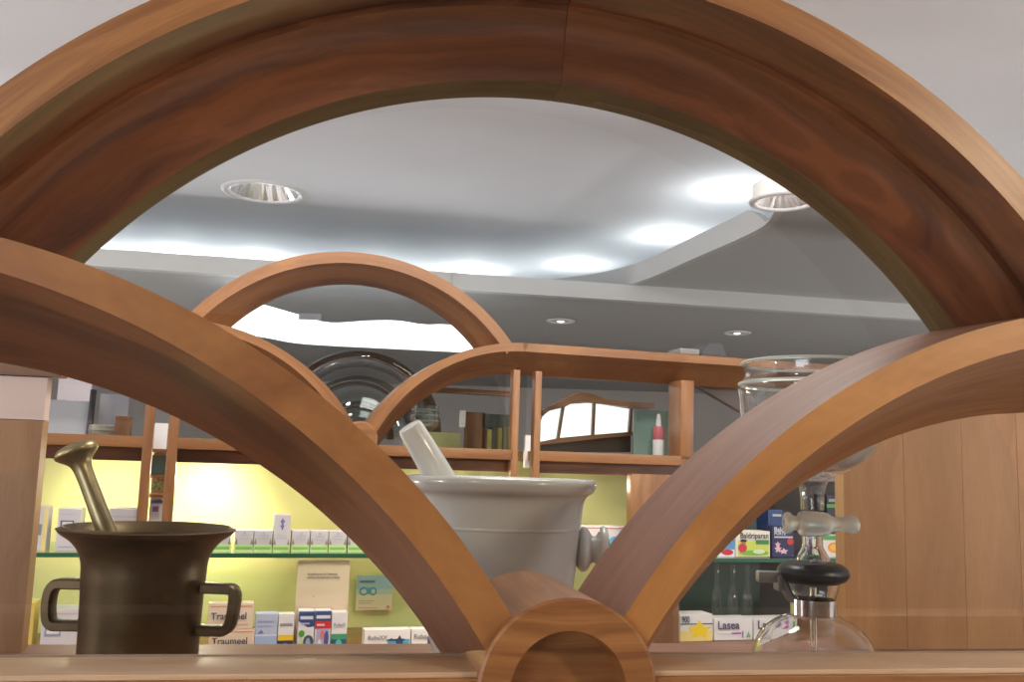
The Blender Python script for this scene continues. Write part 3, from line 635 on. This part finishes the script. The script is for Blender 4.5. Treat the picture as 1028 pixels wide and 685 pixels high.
# right bay, glass shelf
zh = zg2+.0003
carton('carton', 708, 538, 737.5, 561, .05, .05, 'blue and white carton with a red patch left of the picture carton', zh, [(.2, 1, .35, 1, (.10, .30, .58)), (0, 1, 0, .35, (.75, .77, .8)), (.55, .95, .08, .36, RED, 'oval'), (.1, .5, .12, .42, BLUE, 'oval')], body=WHITEC)
carton('carton', 738.5, 533.5, 773, 561, .05, .05, 'white carton with red figure lying on a green and yellow meadow', zh, [(.06, .96, .04, .62, (.62, .70, .12)), (.10, .96, .06, .26, (.20, .50, .06), 'oval'), (.5, .85, .12, .30, (.7, .8, .6), 'oval'), (.06, .32, .18, .52, (.62, .05, .08), 'oval'), (.16, .30, .5, .64, (.45, .2, .12), 'oval'), (.12, .32, .58, .68, (.03, .02, .02), 'oval'), (.58, .96, .5, .66, (.04, .25, .08))], [('Baldriparan', .53, .82, .82, (.05, .05, .08), 1.1)], body=mat('ivory_board', (.76, .73, .62), .5))
carton('carton', 775, 529, 797, 561, .05, .05, 'navy carton with pink blossoms and a red seal', zh, [(.1, .95, .63, .68, (.55, .55, .65)), (.08, .45, .12, .4, (.75, .5, .58), 'star'), (.3, .75, .08, .3, (.75, .5, .58), 'star'), (.1, .4, .3, .52, (.7, .45, .55), 'star'), (.68, .98, .4, .62, RED, 'oval')], [('Bald', .3, .90, .44, (.7, .7, .75), 1), ('FORTE', .34, .77, .52, (.7, .7, .75), .9)], body=mat('navy_board', (.02, .025, .09), .4))
carton('carton', 771, 512, 786, 561, .115, .05, 'tall blue carton behind the navy carton', zh, [(.3, .9, .85, .9, (.6, .6, .7))], body=mat('blue_board', (.02, .07, .24), .4))
carton('carton', 826, 538, 849, 561, .05, .05, 'white carton with an orange fruit picture beside the glass joint', zh, [(.2, .8, .2, .7, (.9, .35, .03), 'oval'), (.3, .7, .3, .6, (.9, .55, .15), 'oval'), (0, 1, .8, 1, (.08, .35, .08)), (.55, .95, .15, .4, (.12, .4, .05), 'oval')], body=WHITEC)
carton('carton', 830, 497, 849, 561, .12, .05, 'dark carton with a green stripe behind the orange fruit carton', zh, [(0, 1, .78, .84, (.15, .45, .08)), (.1, .9, .88, .93, (.45, .45, .5))], body=mat('dark_navy_board', (.02, .03, .06), .4))
carton('carton', 836, 604, 849, 655, .08, .05, 'white carton with green top at the foot of the right panel', zq, [(0, 1, .6, .78, (.06, .45, .2)), (0, 1, .8, 1, (.05, .1, .3))], body=WHITEC)
# right bay, bottom row
zq2 = zq
carton('carton', 682.5, 617, 715.5, 656, .05, .05, 'white carton with a big yellow star', zq2, [(0, 1, .62, .66, (.1, .1, .1)), (0, 1, 0, .4, (.85, .68, .25)), (.2, .98, .02, .80, (.90, .66, .02), 'star')], [('900', .16, .80, .24, (.05, .05, .05), 1.5)], body=WHITEC)
carton('carton', 717, 621.5, 755.5, 656, .05, .05, 'white carton with violet print left of its twin in the right bay', zq2, [(.45, .7, .28, .36, (.45, .1, .45)), (.72, .76, .1, .42, (.35, .15, .5)), (.82, .96, .12, .4, (.2, .5, .2), 'tri'), (.08, .45, .30, .32, (.6, .6, .62))], [('Lasea', .36, .70, .56, (.10, .08, .18), 1.0)], body=WHITEC)
carton('carton', 757, 621.5, 796, 656, .05, .05, 'white carton with dark print partly behind the glass flask', zq2, [(.45, .7, .28, .36, (.45, .1, .45)), (.82, .96, .12, .4, (.2, .5, .2), 'tri')], [('Lasea', .36, .70, .56, (.10, .08, .18), 1.0)], body=WHITEC)
# bottle reflections in the dark green panel, built as little glass bottles
gm = mat('faint_glass', (.75, .85, .8), .05, trans=.9, ior=1.3)
for k, px in enumerate((719.5, 735.5, 750.5)):
    u = PR(px, 590, .16)[0]; zt_ = PR(px, 566, .16)[1]; h = zt_-zb
    bm = bmesh.new(); lathe(bm, [(0, .001), (.011, .001), (.012, h*.42), (.010, h*.56), (.0045, h*.68), (.0045, h*.95), (.006, h), (0, h)], 24)
    o = link('glass_bottle', bm, BOWLG, smooth=True, angle=50); o.matrix_world = PR.M @ T((u, .16, zb+.0003))
    tag(o, ['slender clear bottle nearest the wooden stile', 'slender clear bottle in the middle of three before the dark green panel', 'slender clear bottle nearest the glass apparatus of three'][k], 'bottle', 'slender clear bottles')
# ================================================================== things in the posts' gaps
def slab(name, x0, y0, x1, y1, n, dep, m_, label, cat, grp=None, base=None):
    xm, ym = (x0+x1)/2, (y0+y1)/2; u0, u1 = PR(x0, ym, n)[0], PR(x1, ym, n)[0]; z1 = PR(xm, y0, n)[1]; z0 = PR(xm, y1, n)[1] if base is None else base
    bm = bmesh.new(); box_bm(bm, -(u1-u0)/2, (u1-u0)/2, 0, dep, 0, z1-z0, 0, .0005)
    o = link(name, bm, m_); o.matrix_world = PR.M @ T(((u0+u1)/2, n, z0)); return tag(o, label, cat, grp)
slotm = mat('slot_brown', (.40, .22, .12), .5)
zslot = []
for k, (y0, y1) in enumerate(((451, 454), (477, 480), (497, 500), (530, 533))):
    u0_, u1_ = PR(150, 470, .02)[0], PR(168, 470, .02)[0]; z1 = PR(159, y0, .02)[1]; z0 = PR(159, y1, .02)[1]; zslot.append(z1)
    box('slot_shelf', u0_, u1_, .025, .12, z0, z1, W_REAR, cab, CM)
box('slot_back', PR(149, 470, 0)[0], PR(169, 470, 0)[0], .12, .13, -.4, .05, slotm, cab, CM)
slab('notice_card', 152, 425, 168, 450.5, .05, .003, mat('bright_paper', (.90, .90, .90), .5), 'white blank card standing in the slot between the two left posts', 'card', base=zslot[0]+.0003)
slab('storage_box', 152, 457, 167, 476.5, .06, .04, mat('teal_board', (.10, .20, .20), .5), 'dark teal box in the slot below the white card', 'box', base=zslot[1]+.0003)
bm = bmesh.new()
for k in range(46):
    a = random.random()*6.28; r = random.random()*.012; x, y, z = r*math.cos(a), r*math.sin(a)*.8, .006+random.random()*.022
    s = .005; dvec = Vector((random.uniform(-1, 1), random.uniform(-1, 1), random.uniform(.2, 1))).normalized()*s; sd = dvec.cross(Vector((random.random(), random.random(), .3))).normalized()*s*.5
    c0 = Vector((x, y, z)); bm.faces.new([bm.verts.new(c0), bm.verts.new(c0+dvec*.5+sd), bm.verts.new(c0+dvec), bm.verts.new(c0+dvec*.5-sd)])
o = link('plant', bm, mat('leaf_green', (.10, .24, .04), .5)); o.matrix_world = PR.M @ T((PR(158, 490, .045)[0], .045, zslot[2]+.0003)); tag(o, 'small green leafy bunch in the slot between the two left posts', 'plant')
o = carton('carton', 151, 502, 166, 529.5, .05, .05, 'white blue-topped carton in the slot between the two left posts', zslot[3]+.0003, [(0, 1, .86, .98, (.06, .12, .35)), (.1, .5, .55, .75, (.2, .1, .25)), (.55, .95, .2, .75, (.55, .6, .62)), (.1, .5, .2, .4, (.6, .55, .6))], body=GW)
u0_, u1_ = PR(521, 440, .05)[0], PR(537, 440, .05)[0]
slab('narrow_sign', 527, 437, 533, 470, .08, .01, mat('bright_paper', (.90, .90, .90), .5), 'narrow white strip standing in the gap between the two middle posts', 'sign')
# ================================================================== things behind the upper lights
zu = zs+.0005
# left light: sheets, strut, tin
slab('paper_sheet', 45, 402, 88, 440, .16, .003, mat('white_sheet', (.74, .76, .82), .5), 'large white sheet leaning behind the upper left light', 'sheet', base=zu)
slab('paper_sheet', 58, 378, 92, 402, .30, .003, mat('pinkish_sheet', (.70, .62, .66), .5), 'greyish pink sheet above the white one at the upper left', 'sheet', base=zu)
slab('paper_sheet', 99, 396, 128, 440, .20, .003, mat('lilac_sheet', (.62, .62, .72), .5), 'lilac grey sheet behind the upper left light near the posts', 'sheet', base=zu)
bm = bmesh.new(); a = PR.world(*[PR(89, 440, .14)[0], .14, zu]); b_ = at(94, 392, a.y+.02)
tube(bm, [a, b_], .006, 8); tag(link('metal_rod', bm, DARKM), 'dark slanting metal rod behind the upper left light', 'rod')
u = PR(102, 430, .10)[0]; bm = bmesh.new(); hh = PR(102, 427, .10)[1]-zs
lathe(bm, [(0, 0), (.021, 0), (.022, .002), (.022, hh*.42), (.0235, hh*.45), (.0235, hh*.55), (.022, hh*.58), (.022, hh-.002), (.020, hh), (0, hh)], 28)
o = link('small_tin', bm, mat('tan_tin', (.42, .38, .30), .4, metal=.3), smooth=True, angle=35); o.matrix_world = PR.M @ T((u, .10, zu)); tag(o, 'small round beige tin behind the upper left light', 'tin')
slab('wooden_block', 115, 418, 131, 440, .12, .03, W_REAR, 'small brown wooden block near the upper left posts', 'block', base=zu)
slab('white_carton', 53, 374, 66, 384, .5, .04, GW, 'small white box with blue print on top of the left panel', 'box') if False else None
# round arched wooden chair-back shape left of posts
# centre light: beaker, upright board, card, binders
u = PR(427, 420, .13)[0]; h0 = PR(427, 408, .13)[1]-zs; rb = (PR(440.5, 420, .13)[0]-PR(413.5, 420, .13)[0])/2
bk_ = empty('glass_goblet', PR.M @ T((u, .13, zu)), 'clear cut glass goblet with a grid pattern behind the centre light', 'glass')
bm = bmesh.new(); lathe(bm, smoothprof([(rb*.96, h0), (rb, h0*.72), (rb*.9, h0*.5), (rb*.35, h0*.38), (rb*.14, h0*.3), (rb*.14, h0*.06), (rb*.7, h0*.03), (rb*.72, 0)], 4)+[(0, 0)], 40)
link('bowl', bm, gm, bk_, smooth=True)
for k in range(3):
    bm = bmesh.new(); z = h0*(.62+.13*k); lathe(bm, [(rb*1.0, z), (rb*1.03, z+.0015), (rb*1.0, z+.003)], 40); link('cut_line', bm, PORC, bk_, smooth=True)
slab('wooden_board', 468, 414, 487, 455, .16, .02, W_REAR, 'upright brown board behind the centre light', 'board', base=zu)
slab('price_card', 461, 412, 467.5, 429, .09, .002, WHITEC, 'small white card before the upright board behind the centre light', 'card')
for k in range(5):
    x = 489+k*5.2
    slab('binder', x, 431-k*.6, x+4.6, 455, .14, .06, [flat((.30, .26, .06)), flat((.05, .06, .05)), flat((.42, .34, .08)), flat((.10, .12, .08)), flat((.25, .20, .05))][k],
         ['olive book, leftmost of the row left of the middle posts', 'near-black book second in the row left of the middle posts', 'mustard yellow book in the middle of the row left of the middle posts', 'dark green book fourth in the row left of the middle posts', 'dull olive book nearest the middle posts'][k], 'book', 'books behind the centre light', base=zu)
bkc = slab('dark_case', 487, 416, 514, 430, .15, .06, mat('dark_green_case', (.04, .06, .055), .35), 'dark green case lying on top of the row of books', 'case')
slab('wooden_beam', 440, 391, 515, 396, .2, .03, W_COVE, 'brown beam behind the centre light near the curved bar', 'beam')
slab('yellow_board', 405, 434, 462, 455, .26, .01, NICHE, 'yellow board behind the glass goblet', 'board', base=zu)
# right light: reflection of a lit pediment, built as a wooden canopy with glowing panels
lit = empty('backlit_sign', PR.M @ T((PR(600, 450, .2)[0], .2, zu)), 'curved wooden canopy with three white backlit panels behind the right light', 'light box')
LM = PR.M @ T((PR(600, 450, .2)[0], .2, zu)); LI_ = LM.inverted()
def lpoly(name, pl, n0, n1, m_):
    bm = bmesh.new(); A = []; B = []
    u0 = PR(600, 450, .2)[0]
    for x, y in pl:
        u, z = PR(520+x/3.8, 320+y/3.8, .2+n0); z = max(z, zu+.0005); A.append(bm.verts.new((u-u0, n0, z-zu))); B.append(bm.verts.new((u-u0, n1, z-zu)))
    k = len(pl); bm.faces.new(A); bm.faces.new(B[::-1])
    for i in range(k): bm.faces.new((A[i], A[(i+1) % k], B[(i+1) % k], B[i]))
    uvl = bm.loops.layers.uv.new('grain')
    for f in bm.faces:
        for l in f.loops: l[uvl].uv = (l.vert.co.x, l.vert.co.z)
    bmesh.ops.recalc_face_normals(bm, faces=bm.faces); return link(name, bm, m_, lit)
lpoly('lit_panel', [(88, 470), (90, 400), (98, 375), (120, 352), (165, 338), (152, 458)], 0, .01, PANELG)
lpoly('lit_panel', [(163, 455), (180, 335), (200, 326), (285, 322), (285, 444)], 0, .01, PANELG)
lpoly('lit_panel', [(293, 443), (295, 324), (425, 345), (423, 432)], 0, .01, PANELG)
lpoly('canopy_rail', [(95, 350), (150, 322), (165, 320), (188, 300), (240, 281), (275, 285), (340, 308), (450, 318), (520, 322), (520, 342), (450, 342), (340, 328), (240, 318), (200, 326), (178, 338), (120, 352), (95, 370)], -.012, .03, W_REAR)
lpoly('sill', [(88, 470), (160, 455), (290, 443), (440, 432), (440, 445), (290, 460), (160, 475), (88, 482)], -.012, .03, W_REAR)
for a, b in (((152, 458), (172, 335)), ((285, 444), (290, 323)), ((425, 434), (432, 342))):
    lpoly('mullion', [(a[0]-3, a[1]), (a[0]+7, a[1]), (b[0]+7, b[1]), (b[0]-3, b[1])], -.008, .02, W_REAR)
lpoly('base', [(88, 482), (290, 460), (430, 445), (430, 510), (88, 515)], 0, .03, mat('very_dark_brown', (.02, .016, .016), .4))
def lpoly2(pl):
    bm = bmesh.new(); P_ = [PR(x, y, .12) for x, y in pl]; P_.append((PR(760, 414, .12)[0], P_[1][1])); P_ = [P_[0], P_[1], P_[4], (P_[4][0], P_[0][1])]
    u0, z0 = P_[0][0], P_[1][1]; A = [bm.verts.new((u-u0, 0, z-z0)) for u, z in P_]; B = [bm.verts.new((u-u0, .02, z-z0)) for u, z in P_]
    bm.faces.new(A); bm.faces.new(B[::-1])
    for i in range(4): bm.faces.new((A[i], A[(i+1) % 4], B[(i+1) % 4], B[i]))
    bmesh.ops.recalc_face_normals(bm, faces=bm.faces); o = link('diagonal_board', bm, W_COVE); o.matrix_world = PR.M @ T((u0, .12, z0)); return o
gp = slab('glass_upright', 636, 412, 677, 456, .15, .005, mat('greenish_glass', (.22, .34, .30), .1), 'upright greenish glass sheet beside the backlit panels', 'glass sheet', base=zu)
u = PR(661, 440, .11)[0]; h = PR(661, 416, .11)[1]-zs; bt = empty('spray_bottle', PR.M @ T((u, .11, zu)), 'slim white bottle with a red label before the greenish glass sheet', 'bottle')
bm = bmesh.new(); lathe(bm, [(0, 0), (.012, 0), (.0125, .004), (.0125, h*.62), (.006, h*.72), (.0055, h*.85), (.003, h), (0, h)], 24); link('bottle_body', bm, WHITEC, bt, smooth=True, angle=40)
bm = bmesh.new(); lathe(bm, [(.0127, h*.38), (.0129, h*.39), (.0129, h*.66), (.0105, h*.7)], 24); link('bottle_band', bm, flat((.55, .12, .15)), bt, smooth=True)
tag(lpoly2([(697, 386), (745, 414), (745, 396), (700, 386)]), 'brown diagonal board leaning right of the right post of the upper light', 'board')
# grey object lying on the cabinet top
pa = PR(690, 352, .06)[0]; pb = PR(716, 354, .06)[0]; wv = pb-pa
sbm = bmesh.new()
pr_ = [(0, 0), (wv, 0), (wv*.82, .030), (wv*.25, .027)]
A = [sbm.verts.new((x, 0, z)) for x, z in pr_]; B = [sbm.verts.new((x, .09, z)) for x, z in pr_]; sbm.faces.new(A); sbm.faces.new(B[::-1])
for i in range(4): sbm.faces.new((A[i], A[(i+1) % 4], B[(i+1) % 4], B[i]))
bmesh.ops.recalc_face_normals(sbm, faces=sbm.faces); bmesh.ops.bevel(sbm, geom=sbm.edges[:], offset=.0015, segments=2, affect='EDGES')
o = link('projector_case', sbm, mat('dark_case_grey', (.055, .055, .06), .45), smooth=True, angle=30); o.matrix_world = PR.M @ T((pa, -.002, zo+.0004)); tag(o, 'dark grey wedge shaped case on the cabinet top rail', 'case')
pa2 = PR(670, 352, .06)[0]
sbm = bmesh.new(); box_bm(sbm, 0, pa-pa2-.001, .0, .06, 0, .013, 0, .003); o = link('grey_tray', sbm, mat('mid_grey', (.20, .18, .17), .5), smooth=True, angle=30); o.matrix_world = PR.M @ T((pa2, 0, zo+.0004)); tag(o, 'low brownish grey tray left of the dark wedge case on the cabinet top', 'tray')
# cove light reflected in arch A's pane, built as a glowing wavy strip beyond
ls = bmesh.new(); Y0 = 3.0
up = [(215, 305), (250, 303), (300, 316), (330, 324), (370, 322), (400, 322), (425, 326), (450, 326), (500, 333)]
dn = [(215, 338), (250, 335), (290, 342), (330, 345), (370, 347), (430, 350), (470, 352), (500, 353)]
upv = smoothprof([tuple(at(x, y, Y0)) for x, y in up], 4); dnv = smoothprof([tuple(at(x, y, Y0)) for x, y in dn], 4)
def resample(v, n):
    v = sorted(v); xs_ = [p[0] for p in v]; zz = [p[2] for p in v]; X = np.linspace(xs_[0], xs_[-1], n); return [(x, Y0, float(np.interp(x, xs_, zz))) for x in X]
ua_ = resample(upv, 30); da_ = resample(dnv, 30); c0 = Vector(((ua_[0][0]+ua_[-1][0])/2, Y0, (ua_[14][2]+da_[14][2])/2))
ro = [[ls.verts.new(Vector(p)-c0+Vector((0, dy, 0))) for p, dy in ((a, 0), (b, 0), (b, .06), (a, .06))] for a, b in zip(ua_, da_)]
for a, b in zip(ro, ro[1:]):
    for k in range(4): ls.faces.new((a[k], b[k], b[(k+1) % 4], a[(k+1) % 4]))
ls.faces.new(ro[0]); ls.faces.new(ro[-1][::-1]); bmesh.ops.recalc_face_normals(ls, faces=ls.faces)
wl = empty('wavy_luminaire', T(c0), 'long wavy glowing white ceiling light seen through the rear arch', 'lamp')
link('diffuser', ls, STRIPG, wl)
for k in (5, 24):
    bm = bmesh.new(); top = Vector(ua_[k])-c0; tube(bm, [top+Vector((0, .03, -.01)), Vector((top.x, .03, Z2-c0.z))], .002, 6); link('hanger', bm, CHROME, wl)  # hangers added to hold up the reflected strip
bm = bmesh.new(); box_bm(bm, -.035, .035, 0, .004, -.010, .010); o = link('air_vent', bm, flat((.30, .31, .33))); p = at(311, 318, 2.98); o.location = p; tag(o, 'small grey slotted vent plate above the wavy ceiling light', 'vent')
# nested glass rings inside arch A, standing in for ghost reflections of the arches
DMY = 2.15
dc = at(358, 436, DMY); rr = (at(437, 420, DMY)-at(285, 420, DMY)).length/2
dm = empty('glass_dome', T((dc.x, dc.y, dc.z-.0)), 'large clear glass dome of nested rings under the rear arch', 'glass dome')
SMK = pane_glass('smoky_glass', (.50, .40, .31), .8)
for k, (f, zoff) in enumerate(((1, 0), (.74, -.005), (.45, -.01))):
    R_ = rr*f; prof_ = [(R_*math.cos(a), zoff+R_*1.02*math.sin(a)) for a in [math.radians(q) for q in range(0, 91, 6)]]
    bm = bmesh.new(); lathe(bm, prof_, 56); o = link('dome_shell', bm, PANE_R if k == 0 else PANE_R, dm, smooth=True)
    bm = bmesh.new(); Rm = R_
    path = [(Rm*math.cos(a), 0, zoff+Rm*math.sin(a)) for a in [math.radians(q) for q in range(0, 181, 5)]]
    tube(bm, path, [.020, .012, .008][k], 10, sx=.6); link('dome_rib', bm, SMK, dm, smooth=True)
# ================================================================== BRONZE MORTAR
YM = 1.0; K = YM/FPX*1.005
def local(px, py, Y, org): return at(px, py, Y)-org
mc = at(138.5, 661, 1.0); mo = Vector((mc.x, 1.0, ZC))
bmz = lambda y: at(144, y, 1.0).z-ZC
mor = empty('bronze_mortar', T(mo), 'dark bronze mortar with flared rim and two square handles, on the ledge at left', 'mortar')
S = 1/FPX
P_ = [(0, .0005), (62, 0), (63, 3), (59, 8), (59, bmz(640)/S), (60, bmz(600)/S), (61, bmz(581)/S), (62, bmz(565)/S), (66, bmz(553)/S), (74, bmz(543)/S), (84, bmz(536)/S), (88.5, bmz(531)/S)]
pr1 = [(a*S*.945, b*S) for a, b in P_[:4]]+[(a*S*.945, b*S) for a, b in smoothprof(P_[3:], 5)]
zt_ = bmz(531)
inner = [(.0880, zt_+.001), (.0872, zt_+.0028), (.0855, zt_+.0025), (.080, zt_-.006), (.066, zt_-.02), (.056, zt_-.035), (.052, zt_-.07), (.045, .05), (0, .035)]
inner = [(a*.945, b) for a, b in inner]
bm = bmesh.new(); lathe(bm, pr1+inner, 80)
for zr_ in (bmz(549), bmz(568), bmz(585)): pass
link('bowl', bm, BRONZE, mor, smooth=True, angle=50)
for yy, rad in ((549, .0695), (568, .0622), (584, .0612), (594, .0605)):
    bm = bmesh.new(); rad *= .945; z = bmz(yy); lathe(bm, [(rad-.002, z-.001), (rad+.0004, z-.0005), (rad+.0007, z), (rad+.0004, z+.0005), (rad-.002, z+.001)], 80); link('turned_ring', bm, BRONZE, mor, smooth=True)
def handle(side):
    xs = lambda px: (px-144)*S*side if side > 0 else -(144-px)*S
    if side < 0: q = [(86, 588.5), (62, 588.5), (56, 591), (52.5, 598), (51.5, 612), (53.5, 625), (58, 630), (66, 630.5), (88, 630)]
    else: q = [(200, 588.5), (224, 588.5), (230, 590), (232.3, 596), (231.5, 612), (229, 625), (224, 630.5), (216, 631), (198, 631)]
    pth = smoothprof([((x-142.5)*S, 0, bmz(y)) for x, y in q], 4)
    bm = bmesh.new(); n = len(pth); prev = None; rings = []
    for i, p in enumerate(pth):
        a = Vector(pth[max(0, i-1)]); b = Vector(pth[min(n-1, i+1)]); t = (b-a).normalized(); s = Vector((0, 1, 0)); nv = t.cross(s).normalized(); p = Vector(p)
        hw, hd = .0052, .0095; c = .3
        prf = [(1, 1-c), (1-c, 1), (-1+c, 1), (-1, 1-c), (-1, -1+c), (-1+c, -1), (1-c, -1), (1, -1+c)]
        rings.append([bm.verts.new(p+nv*hw*x+s*hd*y) for x, y in prf])
    for r1, r2 in zip(rings, rings[1:]):
        for k in range(8): bm.faces.new((r1[k], r1[(k+1) % 8], r2[(k+1) % 8], r2[k]))
    bm.faces.new(rings[0]); bm.faces.new(rings[-1][::-1]); bmesh.ops.recalc_face_normals(bm, faces=bm.faces)
    link('handle', bm, BRONZE, mor, smooth=True, angle=60)
handle(-1); handle(1)
# bronze pestle
pe = at(107, 534, .985); pt_ = at(76, 452, .985); foot = pe+(pe-pt_).normalized()*.055
L_ = (pt_-foot).length; ax = (pt_-foot).normalized()
bm = bmesh.new()
pp = smoothprof([(.012, 0), (.0125, .01), (.0105, .03), (.0092, L_*.55), (.0088, L_*.78), (.0100, L_*.88), (.0150, L_*.93), (.0208, L_*.965), (.0218, L_*.99), (.018, L_*1.025), (.008, L_*1.045)], 5)
lathe(bm, [(0, -.003)]+pp+[(0, L_*1.048)], 40)
o = link('bronze_pestle', bm, BRONZE2, smooth=True, angle=60); o.matrix_world = Matrix.Translation(foot) @ ax.to_track_quat('Z', 'Y').to_matrix().to_4x4()
tag(o, 'bronze pestle with a round knob leaning in the bronze mortar', 'pestle')
# ================================================================== PORCELAIN MORTAR
yc = 1.02; pc = at(503, 484, yc); po = Vector((pc.x, yc, ZC)); S2 = yc/FPX
pz = lambda y: at(503, y, yc).z-ZC
pm = empty('porcelain_mortar', T(po), 'large grey-white porcelain mortar with a thick rolled rim on the ledge at the centre', 'mortar')
out = smoothprof([(52*S2, .004), (60*S2, .02), (68*S2, pz(630)), (73*S2, pz(593)), (78*S2, pz(550)), (80*S2, pz(525)), (82*S2, pz(505)), (85*S2, pz(497)), (91*S2, pz(492.5)), (94*S2, pz(487)), (94.5*S2, pz(483)), (92*S2, pz(479.5)), (88*S2, pz(480))], 4)
bm = bmesh.new(); lathe(bm, [(0, 0), (50*S2, 0)]+out+[(78*S2, pz(487)), (72*S2, pz(520)), (62*S2, pz(580)), (40*S2, pz(630)), (0, pz(640))], 88)
link('bowl', bm, PORC, pm, smooth=True, angle=70)
bm = bmesh.new(); z = pz(528); lathe(bm, [(.0855, z-.002), (.0868, z), (.0855, z+.002)], 80); link('relief_line', bm, PORC, pm, smooth=True)
for s in (-1, 1):
    bm = bmesh.new(); z0 = pz(549)
    lathe(bm, smoothprof([(.010, .072), (.013, .080), (.0205, .084), (.0235, .089), (.0205, .094), (.0150, .0975), (.0135, .101), (.0175, .1045), (.0235, .107), (.0245, .111), (.020, .1145), (.008, .116)], 3)+[(0, .1165)], 32, axis='X')
    bm.verts.ensure_lookup_table()
    for v in bm.verts: v.co = Vector((v.co.x*s, v.co.y, v.co.z+z0))
    bmesh.ops.recalc_face_normals(bm, faces=bm.faces)
    link('lug', bm, PORC, pm, smooth=True, angle=70)
a = at(411, 428, .985); b_ = at(437, 472, 1.0); ax = (a-b_).normalized(); foot = b_-ax*.06; L_ = (a-foot).length
bm = bmesh.new(); lathe(bm, [(0, 0), (.012, 0), (.016, .006), (.0155, L_*.5), (.0132, L_-.003), (.0120, L_), (0, L_+.0005)], 40)
o = link('porcelain_pestle', bm, PORC2, smooth=True, angle=40); o.matrix_world = Matrix.Translation(foot) @ ax.to_track_quat('Z', 'Y').to_matrix().to_4x4()
tag(o, 'white cylindrical pestle leaning out of the porcelain mortar', 'pestle')
# ================================================================== GLASS PERCOLATOR
yg = 1.0; gc = at(816, 560, yg); go = Vector((gc.x, yg, ZC)); gz = lambda y: at(816, y, yg).z-ZC
ap = empty('glass_percolator', T(go), 'tall clear glass percolator with stopcock, black ring and round flask, before the right panel', 'laboratory glass')
def shell(name, prof, thick, m_, seg=64, parent=ap):
    prof = smoothprof(prof, 4); inn = [(max(r-thick, .0008), z) for r, z in prof][::-1]
    bm = bmesh.new(); lathe(bm, prof+inn+[prof[0]], seg); bmesh.ops.recalc_face_normals(bm, faces=bm.faces); return link(name, bm, m_, parent, smooth=True, angle=60)
s = S
shell('upper_bowl', [(68*s, gz(366)), (67*s, gz(369)), (67*s, gz(380)), (68*s, gz(385)), (71*s, gz(388)), (72*s, gz(392)), (70.5*s, gz(400)), (69.5*s, gz(415)), (68*s, gz(432)), (64*s, gz(446)), (54*s, gz(460)), (38*s, gz(471)), (20*s, gz(478)), (14*s, gz(486)), (11.5*s, gz(498)), (11*s, gz(512))], .0022, BOWLG)
for yy, rr_, tk in ((366, 68, .0016), (387, 70.5, .0018)):
    bm = bmesh.new(); lathe(bm, [(rr_*s+tk*math.cos(a), gz(yy)+tk*math.sin(a)) for a in [2*math.pi*k/10 for k in range(11)]], 64); link('glass_rim', bm, FROST, ap, smooth=True)
bm = bmesh.new(); lathe(bm, [(0, gz(470)), (36*s, gz(469)), (52*s, gz(459)), (61*s, gz(447)), (61*s, gz(444)), (0, gz(444))], 48); tag(link('white_filling', bm, mat('white_powder', (.62, .60, .55), .8), ap, smooth=True, angle=40), 'pale white filling in the bowl')
bm = bmesh.new(); lathe(bm, smoothprof([(.0048, -.030), (.0105, -.0285), (.0112, -.024), (.0085, -.021), (.0075, -.016), (.0125, -.012), (.0130, 0), (.0118, .014), (.0090, .019), (.0070, .026), (.0082, .034), (.0095, .040), (.0080, .046), (.0030, .049)], 4), 40, 0, gz(526), axis='X')
link('stopcock', bm, FROST, ap, smooth=True)
shell('lower_stem', [(10*s, gz(538)), (10*s, gz(548)), (12*s, gz(553)), (15.5*s, gz(560)), (15.5*s, gz(566))], .002, GLASS)
bm = bmesh.new(); zc_ = gz(575); lathe(bm, [(.020+.0163*math.cos(a), zc_+.0108*math.sin(a)) for a in [2*math.pi*k/24 for k in range(25)]], 56); link('rubber_ring', bm, RUBBER, ap, smooth=True)
shell('flask_neck', [(25*s, gz(585)), (24*s, gz(592)), (21.5*s, gz(600)), (21*s, gz(618))], .0018, GLASS)
bm = bmesh.new(); lathe(bm, [(20.5*s, gz(601)), (21.9*s, gz(601.5)), (21.9*s, gz(617)), (20.5*s, gz(617.5))], 48); link('metal_band', bm, CHROME, ap, smooth=True, angle=40)
shell('flask_body', [(20.5*s, gz(617)), (27*s, gz(619)), (38*s, gz(625)), (48*s, gz(634)), (55*s, gz(646)), (58*s, gz(660)), (56*s, gz(672)), (50*s, .004), (46*s, .0008), (2*s, .0006)], .0018, GLASS)
bm = bmesh.new(); lathe(bm, [(.0035, gz(590)), (.0035, gz(668)), (.0022, gz(668)), (.0022, gz(590)), (.0035, gz(590))], 20); link('inner_tube', bm, GLASS, ap, smooth=True, angle=40)
# clamp
bm = bmesh.new(); x0, x1 = (761-816)*s, (786-816)*s
for (a, b, c, d) in ((x0, x1, gz(586), gz(575)),):
    box_bm(bm, a, b, -.007, .007, c, d, 0, .0015)
tube(bm, [((783-816)*s, 0, gz(580)), ((788-816)*s, 0, gz(590)), ((793-816)*s, -.002, gz(600)), ((799-816)*s, -.004, gz(604))], [.0055, .0055, .005, .004], 10)
box_bm(bm, (779-816)*s, (784-816)*s, -.009, .009, gz(594), gz(578), 0, .0015)
link('clamp', bm, GREYM, ap, smooth=True, angle=35)
